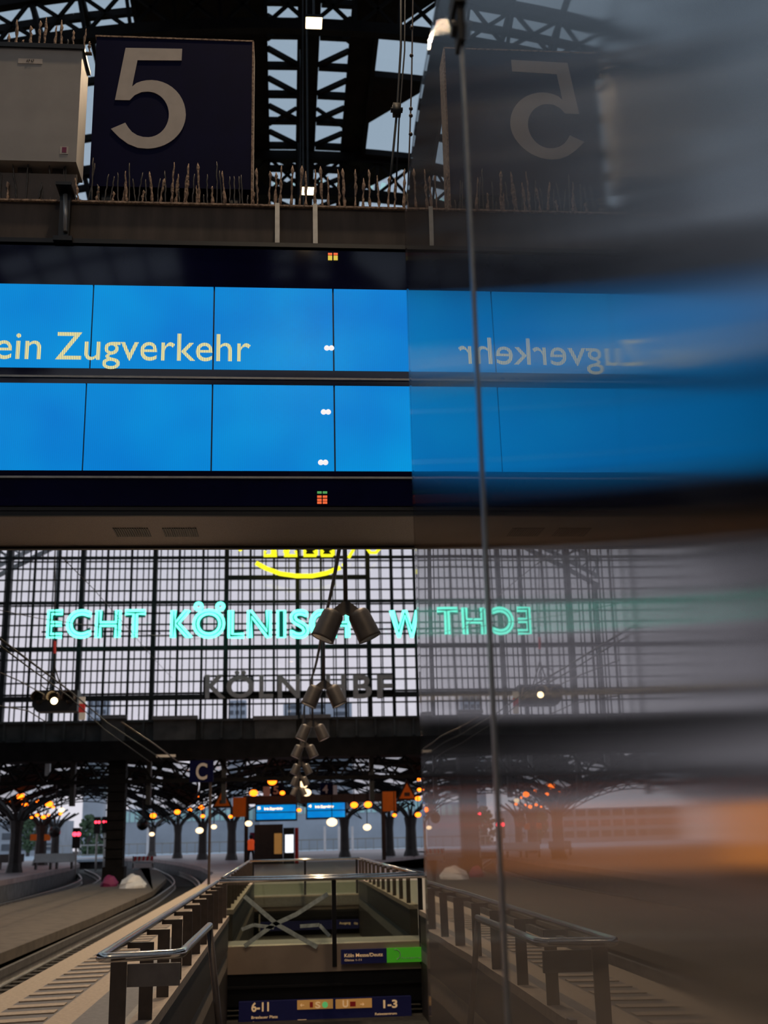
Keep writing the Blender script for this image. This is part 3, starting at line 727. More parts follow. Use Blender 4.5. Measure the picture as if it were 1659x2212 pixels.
# second sign row, seen through the glass
Yg = 33.5; a = P(562, 2012, Yg); b = P(775, 1986, Yg)
t = thing('guide_sign', 'smaller navy guide sign hanging over the farther stairs, seen through glass', 'sign', (a.x, Yg, a.z))
MB().box((a.x, Yg, a.z), (b.x, Yg+.12, b.z)).build('sign_board', M['signnavy'], t)
tx('Ausgang', 733, 757, 1991, 1998, M['signtext'], Y=Yg); tx('City', 765, 773, 1992, 1998, M['signtext'], Y=Yg)
m = MB(); 
for x in (559, 777):
    p = P(x, 2012, Yg); q = P(x+3, 1975, Yg); m.box((p.x, Yg-.02, p.z), (q.x, Yg+.02, q.z))
m.build('sign_frame', M['white'], t)
# underpass: far wall + tube lamps + warm lights
uw = MB(); uw.box((-2.8, 19.0, Zc-.1), (4.9, 42, Zc)); uw.box((-2.8, 42, Zc), (4.9, 42.2, -.26)); struct('wall_underpass', uw, M['brownwall'])
for (x0, x1, y, yy) in ((388, 424, 2148, 16.0), (428, 463, 2146, 16.0)):
    p = P(x0, y, 12.5)
def tube_lamp(p, ln, lab):
    t = thing('tube_lamp', lab, 'lamp', p)
    MB().box((p[0], p[1]-.05, p[2]), (p[0]+ln, p[1]+.05, p[2]+.03)).build('housing', M['greydark'], t)
    MB().tube([(p[0]+.03, p[1], p[2]-.02), (p[0]+ln-.03, p[1], p[2]-.02)], .016, 8).build('lamp_tube', M['palelight'], t, True)
    return t
for i, (px, py, ln) in enumerate(((560, 1923, 1.0), (690, 1920, 1.1))):
    p = P(px, py, 26); tube_lamp((p.x, 26, -1.35), ln, ('left', 'right')[i]+' glowing tube lamp inside the farther stair opening')
def plight(loc, e, col, r=.25, name='lamp_light'):
    l = bpy.data.lights.new(name, 'POINT'); l.energy = e; l.color = col; l.shadow_soft_size = r
    o = bpy.data.objects.new(name, l); COL.objects.link(o); o.location = loc; return o
plight((.6, 15.5, -1.3), 18, (1, .7, .42)); plight((.6, 29.5, -1.2), 40, (1, .7, .42))

# ================================================================== NEAR GANTRY DISPLAY
Yb = 6.5
def bz(py, px=435): return P(px, py, Yb).z
def bxx(px, py=820): return P(px, py, Yb).x
cw = (P(722, 622, Yb).x-P(205, 622, Yb).x)/2          # module width
s1 = P(463, 620, Yb).x
XL, XR = s1-3*cw+.0, s1+2.6*cw
XL = s1-2.75*cw
z_row = [(bz(798), bz(620)), (bz(1017), bz(831))]
zt_h, zb_h = bz(527), 3.375
D = .78
disp = thing('departure_display', 'large blue departure display reading ein Zugverkehr, hanging over the platform', 'display', ((XL+XR)/2, Yb, zb_h))
h = MB(); h.box((XL-.12, Yb+.02, zb_h+.01), (XR+.12, Yb+D, zt_h)); h.build('housing', M['black'], disp)
h = MB()
zs = [zt_h-.03, z_row[0][1], z_row[0][0], z_row[1][1], z_row[1][0], zb_h+.03]
for a, b in ((0, 1), (2, 3), (4, 5)): h.box((XL-.1, Yb, zs[b]), (XR+.1, Yb+.02, zs[a]))
h.box((XL-.1, Yb, zs[5]), (XL, Yb+.02, zs[0])); h.box((XR, Yb, zs[5]), (XR+.1, Yb+.02, zs[0]))
h.build('front_glass', M['blackglass'], disp)
for zz, hh in ((bz(528), .012), (bz(817), .006), (bz(1032), .006), (bz(1100), .010)):
    MB().box((XL-.12, Yb-.012, zz-hh), (XR+.12, Yb+.001, zz+hh)).build('trim_strip', M['alu'] if hh < .01 else M['black'], disp)
for r, (za, zb2) in enumerate(z_row):
    x = s1-2.75*cw
    edges = [XL, s1-cw, s1, s1+cw, s1+2*cw, XR]
    if r == 1: edges = [XL, s1-1.02*cw+.0, s1+.0, s1+cw, s1+2*cw, XR]
    for i, (xa, xb) in enumerate(zip(edges, edges[1:])):
        MB().box((xa+.005, Yb-.003, za), (xb-.005, Yb+.015, zb2)).build('screen_module', M['screen'], disp)
# message
bl = P(300, 779, Yb).z; cp = P(300, 721, Yb).z
p = P(-54, 779, Yb); q = P(541, 779, Yb)
m = MB(); text_mb(m, 'kein Zugverkehr', p.x, q.x, bl, cp, Yb-.006, .004, .0, 'Z')
m.build('message_text', M['led'], disp)
# white twin dots and small coloured ones, glowing in place of reflected lights
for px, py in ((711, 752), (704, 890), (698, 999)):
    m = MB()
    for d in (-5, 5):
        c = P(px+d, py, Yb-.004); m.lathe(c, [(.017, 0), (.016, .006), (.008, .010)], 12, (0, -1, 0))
    m.build('reflected_pair', M['dotw'], disp)
for px, py, ks in ((719, 555, (('dotr', -6), ('doty', 0), ('doty', 5))), (696, 1076, (('dotg', -12), ('dotr', -3), ('dotr', 4), ('dotr', 10)))):
    for k, dy in ks:
        for dx in (-6, 6):
            c = P(px+dx, py+dy, Yb-.002); s_ = .015
            MB().box((c.x-s_+.002, Yb-.008, c.z-.006), (c.x+s_-.002, Yb+.001, c.z+.006)).build('reflected_light', M[k], disp)
# underside
h = MB(); zb = zb_h-.0
h.box((XL-.12, Yb+.02, zb-.02), (XR+.12, Yb+D-.02, zb+.01)); un = h.build('underside_panel', M['under'], disp)
h = MB(); h.box((XL-.13, Yb+D-.02, zb-.035), (XR+.13, Yb+D+.02, zb+.03)); h.box((XL-.13, Yb-.005, zb-.03), (XR+.13, Yb+.022, zb+.012)); h.build('edge_strip', M['black'], disp)
for a, b in ((247, 324), (353, 427)):
    pa = PZ(a, 1150, zb-.021); pb = PZ(b, 1150, zb-.021); m = MB(); n = 15
    for i in range(n):
        x = pa.x+(pb.x-pa.x)*(i+.5)/n; m.box((x-.0045, pa.y-.10, zb-.024), (x+.0045, pa.y+.10, zb-.019))
    m.build('vent', M['black'], disp)
# beam
bt = bz(436)
beam = thing('gantry_beam', 'dusty brown steel beam above the blue display, lined with bird spikes', 'beam', (0, Yb, zt_h))
BX0, BX1 = -2.75, 3.4
MB().box((BX0, Yb+.03, zt_h+.02), (BX1, Yb+.75, bt)).build('box_girder', M['beam'], beam)
MB().box((BX0, Yb+.0, zt_h), (BX1, Yb+.80, zt_h+.02)).build('lower_flange', M['black'], beam)
MB().box((BX0, Yb+.01, bt-.012), (BX1, Yb+.78, bt)).build('top_flange', M['rust'], beam)
for px in (599, 681):
    x0 = P(px-5, 480, Yb).x; x1 = P(px+5, 480, Yb).x
    MB().box((x0, Yb-.0, zt_h+.02), (x1, Yb+.03, bt+.005)).build('conduit', M['alu'], beam)
m = MB(); a = P(125, 405, Yb-.03); b = P(158, 412, Yb-.03)
m.box((a.x, Yb-.10, b.z), (b.x, Yb+.05, a.z)); a2 = P(131, 515, Yb-.03); m.box((a.x+.015, Yb-.02, a2.z), (b.x-.015, Yb+.03, b.z)); m.box((a.x-.01, Yb-.04, a2.z-.015), (b.x+.01, Yb+.03, a2.z+.015)); m.build('bracket', M['black'], beam)
c1 = P(141, 500, Yb-.03); c2 = P(141, 420, Yb-.03); MB().tube([c1, c2], .014, 8).build('bracket_pin', M['alu'], beam, True)
m = MB(); a = P(582, 434, Yb+.1); b = P(704, 419, Yb+.1)
for i in range(4):
    zz = bt+.001+i*.011; m.box((a.x, Yb+.1, zz), (b.x, Yb+.25, zz+.007))
m.build('louvre_cap', M['post'], beam)
for sx_ in (-2.55, 3.2):
    m = MB(); m.box((sx_-.09, Yb+.28, 0), (sx_+.09, Yb+.46, zt_h)); m.box((sx_-.18, Yb+.2, 0), (sx_+.18, Yb+.54, .03)); m.build('post', M['beam'], beam)
# number sign
Ys = 6.62
a = P(191, 425, Ys); b = P(545, 90, Ys)
sg = thing('platform_number_sign', 'square navy sign with a large white 5 standing on the beam', 'sign', ((a.x+b.x)/2, Ys, bt))
MB().box((a.x, Ys, P(300, 404, Ys).z), (b.x, Ys+.20, b.z)).build('sign_box', M['navy'], sg)
m = MB(); e = .008
m.box((a.x-e, Ys-.004, b.z-.003), (b.x+e, Ys+.21, b.z+.008)); m.box((b.x, Ys-.004, bt+.02), (b.x+.012, Ys+.21, b.z)); m.build('rim', M['rust'], sg)
m = MB()
for xx in (a.x+.1, b.x-.1): m.box((xx-.03, Ys+.06, bt-.0), (xx+.03, Ys+.12, P(300, 400, Ys).z))
m.box((a.x+.02, Ys+.14, bt), (b.x-.02, Ys+.16, P(300, 400, Ys).z)); m.build('foot', M['black'], sg)
k = 560/1659.0
def q5(u, v): p = P(u*k, v*k, Ys-.004); return (p.x, p.z)
outer = [(804, 307), (1166, 313), (1162, 388), (880, 386), (845, 556)]
def arc(cx, cy, rx, ry, a0, a1, n=20):
    return [(cx+rx*math.cos(math.radians(a0+(a1-a0)*i/n)), cy+ry*math.sin(math.radians(a0+(a1-a0)*i/n))) for i in range(n+1)]
# outer bowl: from top-left join clockwise round to the tail
o_arc = arc(965, 733, 224, 220, -123, 0, 14)+arc(940, 733, 249, 219, 0, 90, 14)[1:]+[(880, 946), (820, 922), (765, 882), (728, 845), (710, 825)]
i_arc = [(802, 786)]+[(822, 818), (845, 845), (878, 866), (915, 877)]+arc(945, 733, 136, 146, 88, -90, 20)+[(905, 590), (862, 610), (830, 642)]
poly5 = [(804, 307), (1166, 313), (1162, 388), (880, 386), (845, 556)]+[p for p in o_arc if p[0] > 850]+[p for p in o_arc[-4:]]+i_arc+[(736, 640)]
seen = []; 
for p in poly5:
    if not seen or abs(p[0]-seen[-1][0])+abs(p[1]-seen[-1][1]) > 2: seen.append(p)
m = MB(); m.prism([q5(*p) for p in seen], Ys-.006, Ys-.001)
bmf = m.build('numeral', M['white'], sg)
# white cabinet left of the sign
Yw_ = 6.52; b = P(178, 102, Yw_); lo = P(170, 350, Yw_); lx = P(-60, 200, Yw_).x
cab = thing('control_cabinet', 'pale grey metal cabinet at the left edge, beside the number sign', 'cabinet', (lx, Yw_, bt))
MB().box((lx, Yw_, lo.z), (b.x, Yw_+.24, b.z-.02)).build('cabinet_body', M['greybox'], cab)
MB().box((lx-.01, Yw_-.015, b.z-.022), (b.x+.012, Yw_+.26, b.z+.01)).build('lid', M['black'], cab)
m = MB()
for xx in (lx+.1, (lx+b.x)/2, b.x-.12): m.box((xx-.04, Yw_+.08, bt), (xx+.04, Yw_+.22, lo.z+.01))
m.box((lx, Yw_+.045, bt), (b.x, Yw_+.06, lo.z-.06)); m.build('foot', M['post'], cab)
p = P(39, 137, Yw_); q = P(92, 128, Yw_); MB().box((p.x, Yw_-.003, p.z), (q.x, Yw_, q.z)).build('name_label', M['white'], cab)
m = MB(); p = P(57, 135, Yw_); q = P(74, 130, Yw_); text_mb(m, 'AP 67', p.x, q.x, p.z, q.z, Yw_-.005, .002); m.build('label_text', M['black'], cab)
p = P(129, 333, Yw_); q = P(148, 317, Yw_); st = MB().box((p.x, Yw_-.003, p.z), (q.x, Yw_, q.z)).build('sticker', M['white'], cab)
m = MB(); p = P(134, 330, Yw_); q = P(144, 319, Yw_); m.box((p.x, Yw_-.005, p.z), (q.x, Yw_-.003, q.z)); m.build('sticker_print', M['magenta'], st)
# bird spikes
def spike_mb(x, y, z, hgt, lean, rs, crust):
    rnd = random.Random(rs); m = MB(); n = 9; pts = []; r = []; hgt *= 1.22
    for i in range(n+1):
        f = i/n; pts.append((x+lean*f*hgt+rnd.uniform(-.003, .003), y+rnd.uniform(-.003, .003), z+f*hgt))
        r.append((.0045+(rnd.random()**1.5*.008 if crust else .0005)) if i < n else .002)
    m.tube(pts, r, 6); return m
def spike_strip(px0, px1, Y, zbase, n, hmin, hmax, lab, seed, crust=.7, leans=.06, short=.0):
    rnd = random.Random(seed); x0 = P(px0, 430, Y).x; x1 = P(px1, 430, Y).x
    t = thing('bird_spike_strip', lab, 'bird spikes', ((x0+x1)/2, Y, zbase), 'bird spike strips')
    MB().box((x0, Y-.015, zbase), (x1, Y+.015, zbase+.006)).build('base_strip', M['rust'], t)
    for i in range(n):
        x = x0+(x1-x0)*(i+.5+rnd.uniform(-.35, .35))/n
        hh = rnd.uniform(hmin, hmax)
        if rnd.random() < short: hh *= .45
        cr_ = rnd.random() < crust
        spike_mb(x, Y+rnd.uniform(-.012, .012), zbase+.004, hh, rnd.uniform(-leans, leans), rnd.random(), cr_).build('spike', M['rust'] if cr_ else M['wire'], t, True)
spike_strip(552, 700, Yb+.06, bt, 9, .20, .255, 'crusted bird spike strip above the two pale conduits', 3, 1.0, .05)
spike_strip(704, 880, Yb+.06, bt, 10, .18, .25, 'crusted bird spike strip at the right end of the visible beam', 4, .9, .06)
spike_strip(185, 360, Yb+.06, bt, 19, .14, .27, 'bird spike strip in front of the left half of the number sign', 5, .45, .12, .28)
spike_strip(364, 548, Yb+.06, bt, 20, .14, .27, 'bird spike strip in front of the right half of the number sign', 6, .45, .12, .28)
spike_strip(-40, 178, Yb+.06, bt, 12, .14, .27, 'bird spike strip below the pale cabinet', 7, .3, .2, .3)
spike_strip(-10, 182, Yw_+.08, b.z+.01, 12, .14, .23, 'bird spike strip on top of the pale cabinet', 8, .9, .05, .3)
spike_strip(882, 1100, Yb+.06, bt, 9, .16, .25, 'bird spike strip on the beam continuing behind the steel panel', 9, .9, .06)
# hanging cables right of the display
for i, (l, lab) in enumerate((([(893, -120), (892, 0), (889, 180), (884, 330), (880, 440)], 'thin knotted cable hanging from the roof closest to the steel panel'),
             ([(866, -100), (866, 100), (858, 235), (848, 340), (838, 440)], 'dark cable with a clamp hanging left of the knotted one'),
             ([(876, -100), (874, 110), (862, 260), (854, 440)], 'slack thin cable between two hanging cables'))):
    m = MB(); pts = pxY(l, 7.6); m.tube(pts, .006 if i != 1 else .009, 6)
    if i == 0:
        for f in (60, 120, 235, 250, 290): c = P(890-f*.01, f, 7.6); m.ball(c, .016, 6)
    if i == 1: c = P(857, 238, 7.6); m.box((c.x-.03, 7.57, c.z-.045), (c.x+.03, 7.63, c.z+.045)); m.box((c.x-.045, 7.58, c.z-.01), (c.x+.045, 7.62, c.z+.012))
    tag(m.build('hanging_cable', M['post'] if i == 0 else M['cable'], None, True), lab, 'cable')

# ================================================================== REFLECTIVE PANEL
PXX = .43
prof = [(-1.2, 0.0), (-1.2, 3.82), (3.20, 3.84), (3.40, 3.82), (3.55, 3.77), (3.66, 3.74), (3.735, 3.70), (3.74, 0.0)]
pan = thing('steel_panel', 'tall lacquered brushed steel panel mirroring the station, filling the right side', 'panel', (PXX, 1.3, 0))
m = MB()
ny, nz_ = 90, 70
ys_ = [-1.2+(3.74+1.2)*i/ny for i in range(ny+1)]
def topz(y): return float(np.interp(y, [-1.2, 3.20, 3.40, 3.55, 3.66, 3.735, 3.74], [3.82, 3.84, 3.82, 3.77, 3.74, 3.70, 3.69]))
def warp(y, z):
    a = 1/(1+math.exp((z-1.28)/.05))*.0
    return .0008*math.sin(2.1*y+.6*z)*math.sin(1.3*z+.4)
V = []; F = []
for i, y in enumerate(ys_):
    for j in range(nz_+1):
        z = topz(y)*j/nz_; V.append((PXX+warp(y, z), y, z))
for i in range(ny):
    for j in range(nz_):
        k = i*(nz_+1)+j; F.append((k, k+1, k+nz_+2, k+nz_+1))
nf = len(V)
V += [(x+.05, y, z) for x, y, z in V[:]]
F2 = [tuple(nf+q for q in reversed(f)) for f in F]
rim = [i*(nz_+1) for i in range(ny+1)]+[ny*(nz_+1)+j for j in range(1, nz_+1)]+[i*(nz_+1)+nz_ for i in range(ny-1, -1, -1)]+[j for j in range(nz_-1, 0, -1)]
F3 = [(rim[i], rim[(i+1) % len(rim)], nf+rim[(i+1) % len(rim)], nf+rim[i]) for i in range(len(rim))]
m.add(V, F+F2+F3); m.build('sheet', M['panel'], pan, True)
MB().box((PXX-.004, 2.386, 0), (PXX+.001, 2.414, 3.47)).build('joint_strip', M['alu'], pan)
m = MB(); m.box((PXX-.012, 2.37, 3.40), (PXX+.0, 2.43, 3.66)); m.box((PXX-.02, 2.36, 3.50), (PXX, 2.45, 3.55)); m.lathe((PXX-.012, 2.40, 3.45), [(.022, 0), (.02, .012)], 12, (-1, 0, 0)); m.build('clamp', M['cable'], pan)
m = MB(); m.box((PXX+.0, -1.2, 0), (PXX+.08, 3.73, .08)); m.build('base_channel', M['post'], pan)

# ================================================================== TWIN SPOTLIGHTS
def spot():
    t = thing('twin_spotlight', '', 'lamp', (0, 0, 0), 'twin spotlights in a row above the platform')
    MB().tube([(0, 0, .10), (0, 0, .98)], .021, 10).build('pole', M['lampg'], t, True)
    m = MB(); m.prism([(-.20, .0), (-.03, .13), (.03, .13), (.20, .0), (.14, -.05), (0, .02), (-.14, -.05)], -.05, .05); m.build('yoke', M['lampg'], t)
    for s in (-1, 1):
        ax = Vector((s*.45, -.05, -1)).normalized()
        c = Vector((s*.115, 0, .03))
        o = MB().lathe(c, [(.03, -.03), (.085, -.01), (.10, .01), (.107, .03), (.115, .26), (.118, .28), (.10, .28), (.09, .24)], 20, ax).build('lamp_head', M['lampg'], t, True)
        MB().lathe(c+ax*.272, [(.104, 0), (.104, .006)], 20, ax).build('lens', M['blackglass'], o)
    return t
sp0 = spot(); tops = []
names = ['nearest and largest twin spotlight, hanging in front of the cyan letters', 'second twin spotlight, hanging in front of the grey station name',
         'third twin spotlight, in front of the parapet', 'fourth twin spotlight, just below the parapet', 'fifth twin spotlight down the row', 'sixth twin spotlight, small and dark', 'seventh and farthest twin spotlight']
for i in range(7):
    py, px = [(1330, 747), (1490, 700), (1572, 675), (1615, 658), (1655, 651), (1682, 648), (1705, 645)][i]
    Y = [11.1, 17.0, 22.7, 28.3, 34.6, 40.5, 46.5][i]
    o = sp0 if i == 0 else copy_tree(sp0)
    p = P(px, py, Y); o.location = (p.x, Y, p.z); o['label'] = names[i]; tops.append((p.x, Y, p.z+.985))
m = MB(); pts = [(.60, 7.32, tops[0][2]+.05)]
tops.append((.57, 58.8, tops[-1][2]+.1))
for (x0, y0, z0_), (x1, y1, z1) in zip([pts[0]]+tops, tops):
    for k in range(1, 9): f = k/8; pts.append((x0+(x1-x0)*f, y0+(y1-y0)*f, z0_+(z1-z0_)*f-.10*math.sin(math.pi*f)))
m.tube(pts, .022, 6); tag(m.build('power_cable', M['cable'], None, True), 'black power cable running along above the twin spotlights', 'cable')
# high bay lamps along the ridge
def bay():
    t = thing('high_bay_lamp', '', 'lamp', (0, 0, 0), 'high bay lamps along the roof ridge')
    MB().box((-.13, -.13, 0), (.13, .13, .05)).build('housing', M['black'], t)
    MB().box((-.12, -.12, -.012), (.12, .12, 0)).build('lens', M['warm'], t)
    MB().tube([(0, 0, .05), (0, 0, vz(.44)-13.53)], .015, 6).build('rod', M['black'], t)
    return t
by0 = bay()
for i in range(15):
    Y = -23.3+4.8*2*0+i*4.8
    o = by0 if i == 0 else copy_tree(by0); o.location = (.44, Y, 13.53)
    o['label'] = 'bright square high bay lamp under the roof ridge'
    if abs(Y-15.1) < .1: o['label'] = 'brightest square lamp glowing warm under the roof ridge, near the top'
    if abs(Y-19.9) < .1: o['label'] = 'square lamp glowing just behind the spikes under the roof ridge'
    if i % 2 == 0:
        l = bpy.data.lights.new('bay_light', 'SPOT'); l.energy = 6500 if Y > 40 else 2600 if Y > 10 else (1300 if Y > 5 else 650); l.color = (1, .74, .48); l.spot_size = math.radians(140); l.spot_blend = .5; l.shadow_soft_size = .15
        lo = bpy.data.objects.new('bay_light', l); COL.objects.link(lo); lo.location = (.44, Y, 13.45)

# ================================================================== LEFT SIDE NEAR GABLE: signal lantern and wires
Yl = 30
a = P(68, 1537, Yl); b = P(168, 1490, Yl)
t = thing('signal_lantern', 'dark triple signal lantern with one lit lens hanging left over the tracks', 'signal', ((a.x+b.x)/2, Yl, a.z))
cz = (a.z+b.z)/2; hh = (b.z-a.z)/2
m = MB(); m.prism([(a.x+.12, a.z), (b.x, a.z), (b.x, b.z), (a.x+.18, b.z), (a.x, cz+.12), (a.x, cz-.12)], Yl, Yl+.5); m.build('body', M['black'], t)
for px in (85, 117, 150):
    c = P(px, 1508, Yl); m = MB(); n = 10
    for i in range(n):
        q0 = math.radians(200-220*i/n); q1 = math.radians(200-220*(i+1)/n)
        m.bar((c.x+.15*math.cos(q0), Yl-.15, c.z+.15*math.sin(q0)), (c.x+.15*math.cos(q1), Yl-.15, c.z+.15*math.sin(q1)), .02, .3, (0, 1, 0))
    m.build('hood', M['post'], t)
c = P(117, 1514, Yl); MB().lathe((c.x, Yl, c.z), [(.085, 0), (.07, .03), (.03, .05)], 14, (0, -1, 0)).build('lit_lens', M['warm'], t)
for px in (85, 150):
    c = P(px, 1514, Yl); MB().lathe((c.x, Yl, c.z), [(.085, 0), (.07, .03), (.03, .05)], 14, (0, -1, 0)).build('dark_lens', M['black'], t)
c = P(177, 1530, Yl); m = MB()
for i, (y0, y1, k) in enumerate(((1505, 1520, 0), (1520, 1539, 1), (1539, 1555, 0))):
    p = P(170, y1, Yl); q = P(184, y0, Yl); MB().box((p.x, Yl, p.z), (q.x, Yl+.06, q.z)).build('marker_band', M['red'] if k else M['whitep'], t)
m = MB()
for px in (100, 134): p = P(px, 1492, Yl); q = P(118, 1440, Yl); m.tube([p, q], .018, 6)
c = P(104, 1470, Yl); m.tube([(c.x+.19*math.cos(i*.63), Yl, c.z+.21*math.sin(i*.63)) for i in range(10)], .014, 6, True)
m.tube([P(118, 1440, Yl), P(118, 1400, Yl), P(119, 1200, Yl), P(120, 1000, Yl)], .012, 6); m.build('suspension', M['cable'], t)
c = P(118, 1400, Yl); MB().tube([P(118, 1412, Yl), P(118, 1385, Yl)], .035, 8).build('insulator', M['red'], t)
wires = [([(-40, 1350, 14), (60, 1425, 18), (150, 1492, 24), (230, 1560, 32), (350, 1640, 50)], .016, 'thick overhead wire sloping down past the signal lantern'),
         ([(-40, 1365, 14), (60, 1440, 18), (150, 1505, 24), (225, 1575, 32), (330, 1650, 50)], .011, 'thinner overhead wire just under the thick one'),
         ([(130, 1200, 20), (200, 1270, 26), (270, 1350, 34), (330, 1420, 44), (372, 1465, 56)], .008, 'fine wire sloping down across the window from the display'),
         ([(-30, 1312, 20), (80, 1335, 24), (200, 1352, 30), (330, 1372, 40), (430, 1380, 52)], .008, 'fine nearly level wire behind the cyan letters'),
         ([(-30, 1520, 20), (60, 1535, 24), (100, 1560, 30)], .012, 'short cable entering from the left below the lantern'),
         ([(-30, 1440, 20), (40, 1470, 24), (95, 1500, 29)], .012, 'cable entering from the left and ending at the lantern'),
         ([(262, 1560, 30), (330, 1605, 40), (380, 1642, 50), (405, 1665, 56)], .022, 'pale wire sloping down to the small pale bar')]
for l, r, lab in wires:
    m = MB(); m.tube([P(*q) for q in l], r, 6); tag(m.build('overhead_wire', M['cable'] if r < .02 else M['lampg'], None, True), lab, 'wire')
p = P(338, 1636, 50); q = P(379, 1630, 50); tag(MB().box((p.x, 49.9, p.z), (q.x, 50.1, q.z)).build('insulator_bar', M['greybox']), 'small pale bar at the end of the overhead wire', 'insulator')
# platform sign C
Yc = 44; a = P(409, 1690, Yc); b = P(461, 1642, Yc)
t = thing('section_sign', 'navy square sign with a white letter C', 'sign', (a.x, Yc, a.z))
MB().box((a.x, Yc, a.z), (b.x, Yc+.2, b.z)).build('sign_box', M['navy'], t)
m = MB(); p = P(423, 1685, Yc); q = P(448, 1648, Yc); text_mb(m, 'C', p.x, q.x, p.z, q.z, Yc-.02, .02, .02); m.build('letter', M['white'], t)
m = MB(); m.tube([(b.x-.1, Yc+.1, a.z), (b.x-.1, Yc+.1, .0)], .05, 8); m.build('pole', M['post'], t)

# ================================================================== FAR GANTRY (beyond the hall)
Yf = 80
def fz(py, px=640): return P(px, py, Yf).z
def fx(px): return P(px, 1755, Yf).x
fg = thing('far_gantry', 'far brown gantry on two posts carrying two small blue displays', 'gantry', (fx(640), Yf, 0))
m = MB(); m.box((fx(525), Yf+.05, fz(1735)), (fx(838), Yf+.5, fz(1717))); m.build('beam', M['post'], fg)
for px in (532, 828):
    m = MB(); m.box((fx(px-4), Yf+.1, 0), (fx(px+4), Yf+.35, fz(1735))); m.build('post', M['post'], fg)
for i, (x0, x1, y0, y1, lab) in enumerate(((551, 642, 1735, 1773, 'left one of the two small far blue displays'), (661, 748, 1733, 1771, 'right one of the two small far blue displays'))):
    t = thing('far_display', lab, 'display', (fx((x0+x1)/2), Yf, fz(y1)))
    MB().box((fx(x0), Yf-.05, fz(y1)), (fx(x1), Yf+.5, fz(y0))).build('housing', M['black'], t)
    for ya, yb in ((y0+3, y0+18), (y0+20, y1-4)):
        MB().box((fx(x0+3), Yf-.08, fz(yb)), (fx(x1-3), Yf-.05, fz(ya))).build('screen', M['screen'], t)
    m = MB(); text_mb(m, 'kein Zugverkehr', fx(x0+20), fx(x0+60), fz(y0+15), fz(y0+8), Yf-.09, .02, .05); text_mb(m, '5' if i == 0 else '4', fx(x0+5), fx(x0+12), fz(y0+12), fz(y0+6), Yf-.09, .02, .03); m.build('message_text', M['creamglow'], t)
for ch, x0, x1, lab in (('5', 585, 613, 'far navy sign with the number 5, left of the spotlight row'), ('4', 692, 720, 'far navy sign with the number 4, right of the spotlight row')):
    t = thing('far_number_sign', lab, 'sign', (fx(x0), Yf, fz(1717)))
    MB().box((fx(x0), Yf, fz(1718)), (fx(x1), Yf+.2, fz(1692))).build('sign_box', M['navy'], t)
    m = MB(); text_mb(m, ch, fx(x0+5), fx(x0+17), fz(1715), fz(1697), Yf-.03, .03, .03); m.build('numeral', M['white'], t)
for x0, x1, lab in ((568, 583, 'far small pale cabinet left of the number 5'), (720, 729, 'far small pale cabinet right of the number 4')):
    tag(MB().box((fx(x0), Yf, fz(1718)), (fx(x1), Yf+.3, fz(1698))).build('far_cabinet', M['whitep']), lab, 'cabinet')
for x0, x1, y0, y1, lab in ((503, 531, 1720, 1762, 'orange rectangular board left of the far displays'), (827, 856, 1714, 1757, 'orange rectangular board right of the far displays')):
    tag(MB().box((fx(x0), Yf-.1, fz(y1)), (fx(x1), Yf, fz(y0))).build('orange_board', M['orange']), lab, 'sign')
for cx_, top, lab in ((480, 1700, 'orange warning triangle left of the far displays'), (880, 1692, 'orange warning triangle right of the far displays, by the panel edge')):
    t = thing('warning_triangle', lab, 'sign', (fx(cx_), Yf, fz(top+42)))
    MB().prism([(fx(cx_-23), fz(top+42)), (fx(cx_+23), fz(top+42)), (fx(cx_), fz(top-4))], Yf-.1, Yf).build('border', M['black'], t)
    MB().prism([(fx(cx_-17), fz(top+38)), (fx(cx_+17), fz(top+38)), (fx(cx_), fz(top+5))], Yf-.13, Yf-.1).build('orange_field', M['orange'], t)
    m = MB(); m.box((fx(cx_-6), Yf-.15, fz(top+33)), (fx(cx_+6), Yf-.13, fz(top+25))); m.build('symbol', M['post'], t)
# white screen totem and kiosk
Yt = 76
def q_(px, py): return P(px, py, Yt)
t = thing('screen_totem', 'dark totem with a bright white screen on the far platform', 'totem', (q_(625, 1860).x, Yt, 0))
MB().box((q_(612, 1860).x, Yt, 0), (q_(636, 1860).x, Yt+.4, q_(620, 1788).z)).build('case', M['black'], t)
MB().box((q_(616, 1860).x, Yt-.03, q_(620, 1842).z), (q_(634, 1860).x, Yt, q_(620, 1803).z)).build('screen', M['whiteglow'], t)
tag(MB().box((q_(637, 1860).x, Yt+.1, 0), (q_(645, 1860).x, Yt+.5, q_(640, 1788).z)).build('red_pillar', M['red']), 'narrow red pillar beside the bright white screen', 'pillar')
t = thing('kiosk', 'small dark kiosk with a lit ochre side on the far platform', 'kiosk', (q_(590, 1860).x, Yt+1, 0))
MB().box((q_(548, 1860).x, Yt+1, 0), (q_(611, 1860).x, Yt+3, q_(600, 1780).z)).build('kiosk_body', M['brownwall'], t)
MB().box((q_(592, 1860).x, Yt+.95, q_(600, 1845).z), (q_(609, 1860).x, Yt+1, q_(600, 1800).z)).build('lit_panel', M['signocre'], t)
MB().box((q_(538, 1860).x, Yt+1.1, q_(600, 1822).z), (q_(556, 1860).x, Yt+1.2, q_(600, 1797).z)).build('poster', M['magenta'], t)
